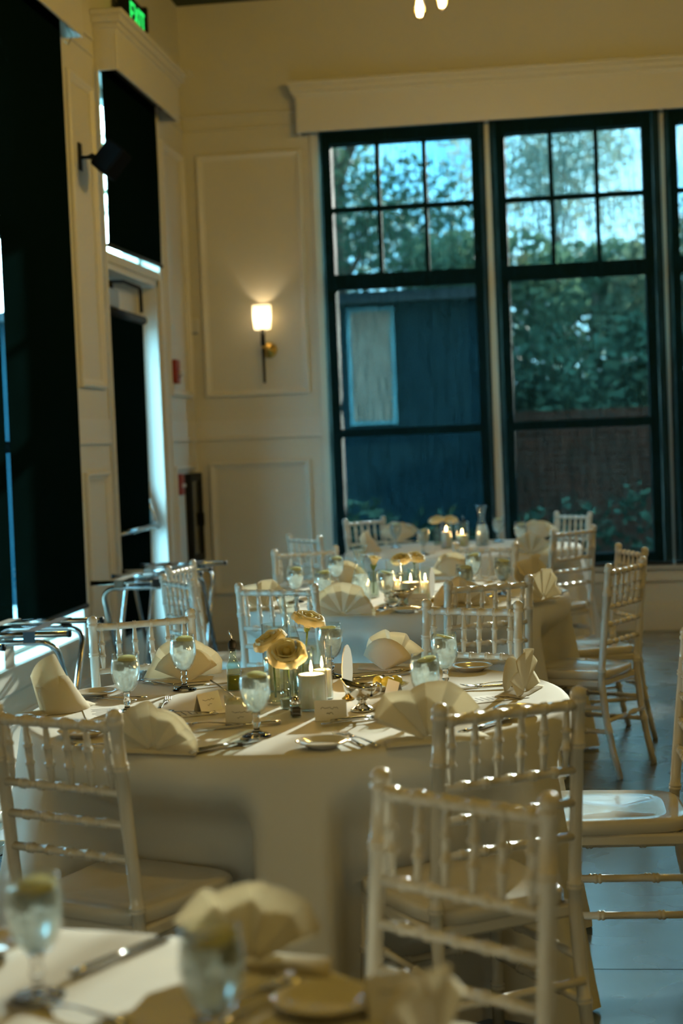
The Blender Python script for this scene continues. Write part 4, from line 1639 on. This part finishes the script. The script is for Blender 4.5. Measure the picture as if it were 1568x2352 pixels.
# ------------------------------------------------------------------ tray stands
def tray_stand(label, x0, x1, ya, yb, h=.78):
    """two crossed U-frames of chrome tube, top bars joined by web straps"""
    cx, cy_ = (x0 + x1) / 2, (ya + yb) / 2
    t = thing('tray_stand', label, 'tray stand', (cx, cy_, 0), 0, 'folding chrome tray stands')
    w = (x1 - x0) / 2
    for (yt, yb_, ins) in ((ya - cy_, yb - cy_, 0), (yb - cy_, ya - cy_, .022)):
        wi = w - .05 - ins
        pts = [(-wi, yb_, .012)]
        fz = (h - .03 - .06)
        e = Vector((0, yt - yb_, h - .042))
        e.normalize()
        L = math.hypot(yt - yb_, h - .042)
        base = Vector((0, yb_, .012))
        pts.append(tuple(base + e * (L - .07) + Vector((-wi, 0, 0))))
        for k in range(1, 6):
            a = k / 6 * math.pi / 2
            pts.append(tuple(base + e * (L - .07 + .07 * math.sin(a)) + Vector((-wi + .07 * (1 - math.cos(a)), 0, 0))))
        half = pts + [tuple(base + e * L + Vector((-wi + .07, 0, 0)))]
        full = half + [(-x, y, z) for x, y, z in half[::-1]]
        u = part('leg_frame', MB().tube(full, .0125, 10), chrome_m, t)
        for s in (-1, 1):
            part('foot_cap', MB().lathe([(.015, 0), (.016, .004), (.015, .03)], 12), black_m, u, (s * wi, yb_, .0))
        part('top_bar', MB().tube([(-w, yt, h), (w, yt, h)], .0125, 10), chrome_m, t)
        for s in (-1, 1):
            part('end_cap', MB().tube([(s * w, yt, h), (s * (w + .012), yt, h)], .0138, 10), black_m, t)
    for s, m_ in ((-1, strap2_m), (1, strap_m)):
        x = s * w * .42
        y0, y1 = ya - cy_, yb - cy_
        path = [(y0 - .016, h - .03), (y0 - .015, h + .013), (y0, h + .016), (y1, h + .016), (y1 + .015, h + .013), (y1 + .016, h - .03)]
        vs = [(x + q_, y, z) for (y, z) in path for q_ in (-.024, .024)]
        o = part('strap', MB().add(vs, [(2 * k, 2 * k + 1, 2 * k + 3, 2 * k + 2) for k in range(len(path) - 1)]), m_, t)
        so = o.modifiers.new('thick', 'SOLIDIFY')
        so.thickness = .002
    return t


tray_stand('chrome tray stand in front of the bright window gap, farther one', -2.40, -1.87, 6.03, 6.50)
tray_stand('chrome tray stand cut by the left picture edge', -2.53, -2.01, 5.22, 5.66)
tray_stand('nearer chrome tray stand in front of the side door', -2.42, -1.92, 8.30, 8.72)
tray_stand('farther chrome tray stand in front of the side door', -2.44, -1.93, 9.02, 9.46)

# ------------------------------------------------------------------ outside
gr = struct('ground_outside', MB().box(-60, 60, YB + T, 110, -.25, -.12).box(-60, XL - T, -30, YB + T, -.25, -.12),
            mat('paving', (.24, .34, .37), .9, var=.15, vscale=.8), 'pale paving and lawn outside the windows')
hedge_leaf_m = mat('hedge_leaf', (.036, .095, .066), .8, spec=.1, var=.4, vscale=6)
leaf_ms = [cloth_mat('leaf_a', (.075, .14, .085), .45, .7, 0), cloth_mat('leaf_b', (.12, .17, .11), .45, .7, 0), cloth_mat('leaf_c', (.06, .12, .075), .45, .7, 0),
           cloth_mat('leaf_hazed', (.22, .29, .24), .5, .7, 0)]  # last leaf colour is lightened to paint in haze on distant trees
bark_m = mat('bark', (.10, .07, .05), .9, bump=.6, bscale=20, var=.3, vscale=10)


def foliage(rnd, n, blobs, size):
    mb = MB()
    for _ in range(n):
        bx0, by0, bz0, br, bh = blobs[rnd.randrange(len(blobs))]
        while True:
            d_ = Vector((rnd.uniform(-1, 1), rnd.uniform(-1, 1), rnd.uniform(-1, 1)))
            if .25 < d_.length < 1:
                break
        c = Vector((bx0 + d_.x * br, by0 + d_.y * br, bz0 + d_.z * bh))
        a = Vector((rnd.uniform(-1, 1), rnd.uniform(-1, 1), rnd.uniform(-.6, .6))).normalized() * size * rnd.uniform(.6, 1.3)
        u = a.cross(Vector((rnd.uniform(-1, 1), rnd.uniform(-1, 1), rnd.uniform(-1, 1)))).normalized() * size * rnd.uniform(.3, .6)
        mb.add([c - a, c + u, c + a, c - u], [(0, 1, 2, 3)])
    return mb


def tree(label, x, y, h, r, seed, n=2600, size=.095, low=.28, lm=None):
    n = int(n * 2.6)
    rnd = random.Random(seed)
    t = thing('tree', label, 'tree', (x, y, -.12), 0, 'trees beyond the brick wall')
    pts = [(0, 0, 0), (.05, .02, h * .3), (-.05, .05, h * .6), (.03, 0, h * .85)]
    part('trunk', MB().tube(pts, [.17, .13, .09, .04], 8), bark_m, t)
    bl_ = []
    for k in range(11):
        f = rnd.uniform(low, .95)
        rr_ = r * (1.15 - .6 * f)
        a = rnd.uniform(0, 6.28)
        bl_.append((math.cos(a) * rr_ * .6, math.sin(a) * rr_ * .6, h * f, rr_ * .62, h * .12))
    for k in range(5):
        bx0, by0, bz0, br, bh = bl_[k]
        part('branch', MB().tube([(0, 0, bz0 * .75), (bx0 * .5, by0 * .5, bz0 * .9), (bx0, by0, bz0)], [.06, .04, .015], 6), bark_m, t)
    o = link('foliage', foliage(rnd, n, bl_, size).mesh('foliage', leaf_ms[seed % 3 if lm is None else lm], False), t)
    o['kind'] = 'stuff'
    return t


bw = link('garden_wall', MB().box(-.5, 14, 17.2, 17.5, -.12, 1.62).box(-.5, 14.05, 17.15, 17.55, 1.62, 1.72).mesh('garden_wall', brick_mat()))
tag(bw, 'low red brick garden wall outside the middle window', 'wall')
for k, x in enumerate((-1.1, .35, 1.75, 3.2, 4.6)):
    rnd = random.Random(70 + k)
    t = thing('hedge_bush', ['leafy bush below the left back window', 'leafy bush below the middle back window', 'leafy bush at the right end of the middle window',
                             'leafy bush right of the picture', 'last leafy bush right of the picture'][k], 'bush', (x, 13.1, -.12), 0, 'bushes under the back windows')
    part('stems', MB().tube([(0, 0, 0), (.1, 0, .5)], [.03, .015], 6).tube([(0, 0, 0), (-.2, .05, .5)], [.03, .015], 6), bark_m, t)
    o = link('foliage', foliage(rnd, 900, [(rnd.uniform(-.5, .5), rnd.uniform(-.25, .25), rnd.uniform(.35, .85), .42, .34) for _ in range(8)], .06).mesh('foliage', hedge_leaf_m, False), t)
    o['kind'] = 'stuff'
for k, (lab, x, y, h, r, n, lm) in enumerate((
        ('broad leafy tree outside the middle window', -.7, 22.0, 4.3, 1.9, 2200, 0),
        ('leafy tree outside the right window edge', 2.6, 23.5, 4.6, 2.0, 2000, 1),
        ('round leafy tree between the other two outside the middle window', .9, 25.5, 4.5, 1.9, 2400, 0),
        ('tall loose tree outside the left back window', -3.0, 24.5, 8.2, 2.6, 3000, 2),
        ('leafy tree standing behind the neighbouring house', -5.9, 27.0, 8.5, 2.6, 2600, 0),
        ('unseen dense tree beyond the wall, added to block low sun', 4.7, 21.5, 5.1, 2.3, 3600, 0),  # this and the next stay out of view, sized to cut off low sun
        ('second unseen dense tree beyond the wall, added to block low sun', 8.4, 22.0, 5.2, 2.4, 4200, 2),
        ('distant haze-coloured tree behind the middle window', .5, 36, 9.0, 3.6, 2600, 3),
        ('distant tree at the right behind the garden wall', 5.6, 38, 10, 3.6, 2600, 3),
        ('distant haze-coloured tree behind the left back window', -4.5, 38, 11, 3.6, 2600, 3))):
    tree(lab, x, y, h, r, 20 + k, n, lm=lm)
for k, (lab, x) in enumerate((('tall dark shrub behind the left end of the brick wall', .2), ('tall dark shrub behind the middle of the brick wall', 1.75),
                              ('tall dark shrub behind the brick wall right of the picture', 3.3), ('last tall dark shrub behind the brick wall', 4.9))):
    rnd = random.Random(170 + k)
    t = thing('laurel_shrub', lab, 'bush', (x, 18.7, -.12), 0, 'tall shrubs behind the brick wall')
    part('stems', MB().tube([(0, 0, 0), (.1, 0, 1.8)], [.06, .02], 6).tube([(0, 0, 0), (-.3, .05, 1.6)], [.05, .02], 6), bark_m, t)
    o = link('foliage', foliage(rnd, 5200, [(rnd.uniform(-.7, .7), rnd.uniform(-.4, .4), rnd.uniform(1.0, 2.5), .55, .5) for _ in range(16)], .09).mesh('foliage', hedge_leaf_m, False), t)
    o['kind'] = 'stuff'

# neighbouring house seen through the first back window
hs = thing('neighbour_house', 'dark blue house with a pale window seen through the first shade', 'house', (-3.3, 16.2, -.12))
hw_m = mat('house_siding', (.004, .018, .027), .9, spec=0, var=.3, vscale=2)
part('wall', MB().box(-2.6, 2.72, 0, 4, 0, 3.02), hw_m, hs)
part('roof', MB().add([(-2.9, -.3, 2.98), (2.85, -.3, 2.98), (2.85, 4.3, 2.98), (-2.9, 4.3, 2.98), (-2.9, 2, 3.3), (2.85, 2, 3.3)],
                      [(0, 1, 5, 4), (2, 3, 4, 5), (1, 2, 5), (3, 0, 4), (0, 3, 2, 1)]), mat('roof_slate', (.010, .016, .018), .9, spec=0, var=.2, vscale=6), hs)
wn = part('window', MB().box(1.38, 1.86, -.05, .0, 1.76, 2.95), mat('house_window_trim', (.12, .34, .40), .9, spec=0), hs)
part('pane', MB().box(1.42, 1.82, -.07, -.05, 1.80, 2.91), mat('drawn_blind', (.17, .17, .14), .9, spec=0, var=.25, vscale=5), wn)
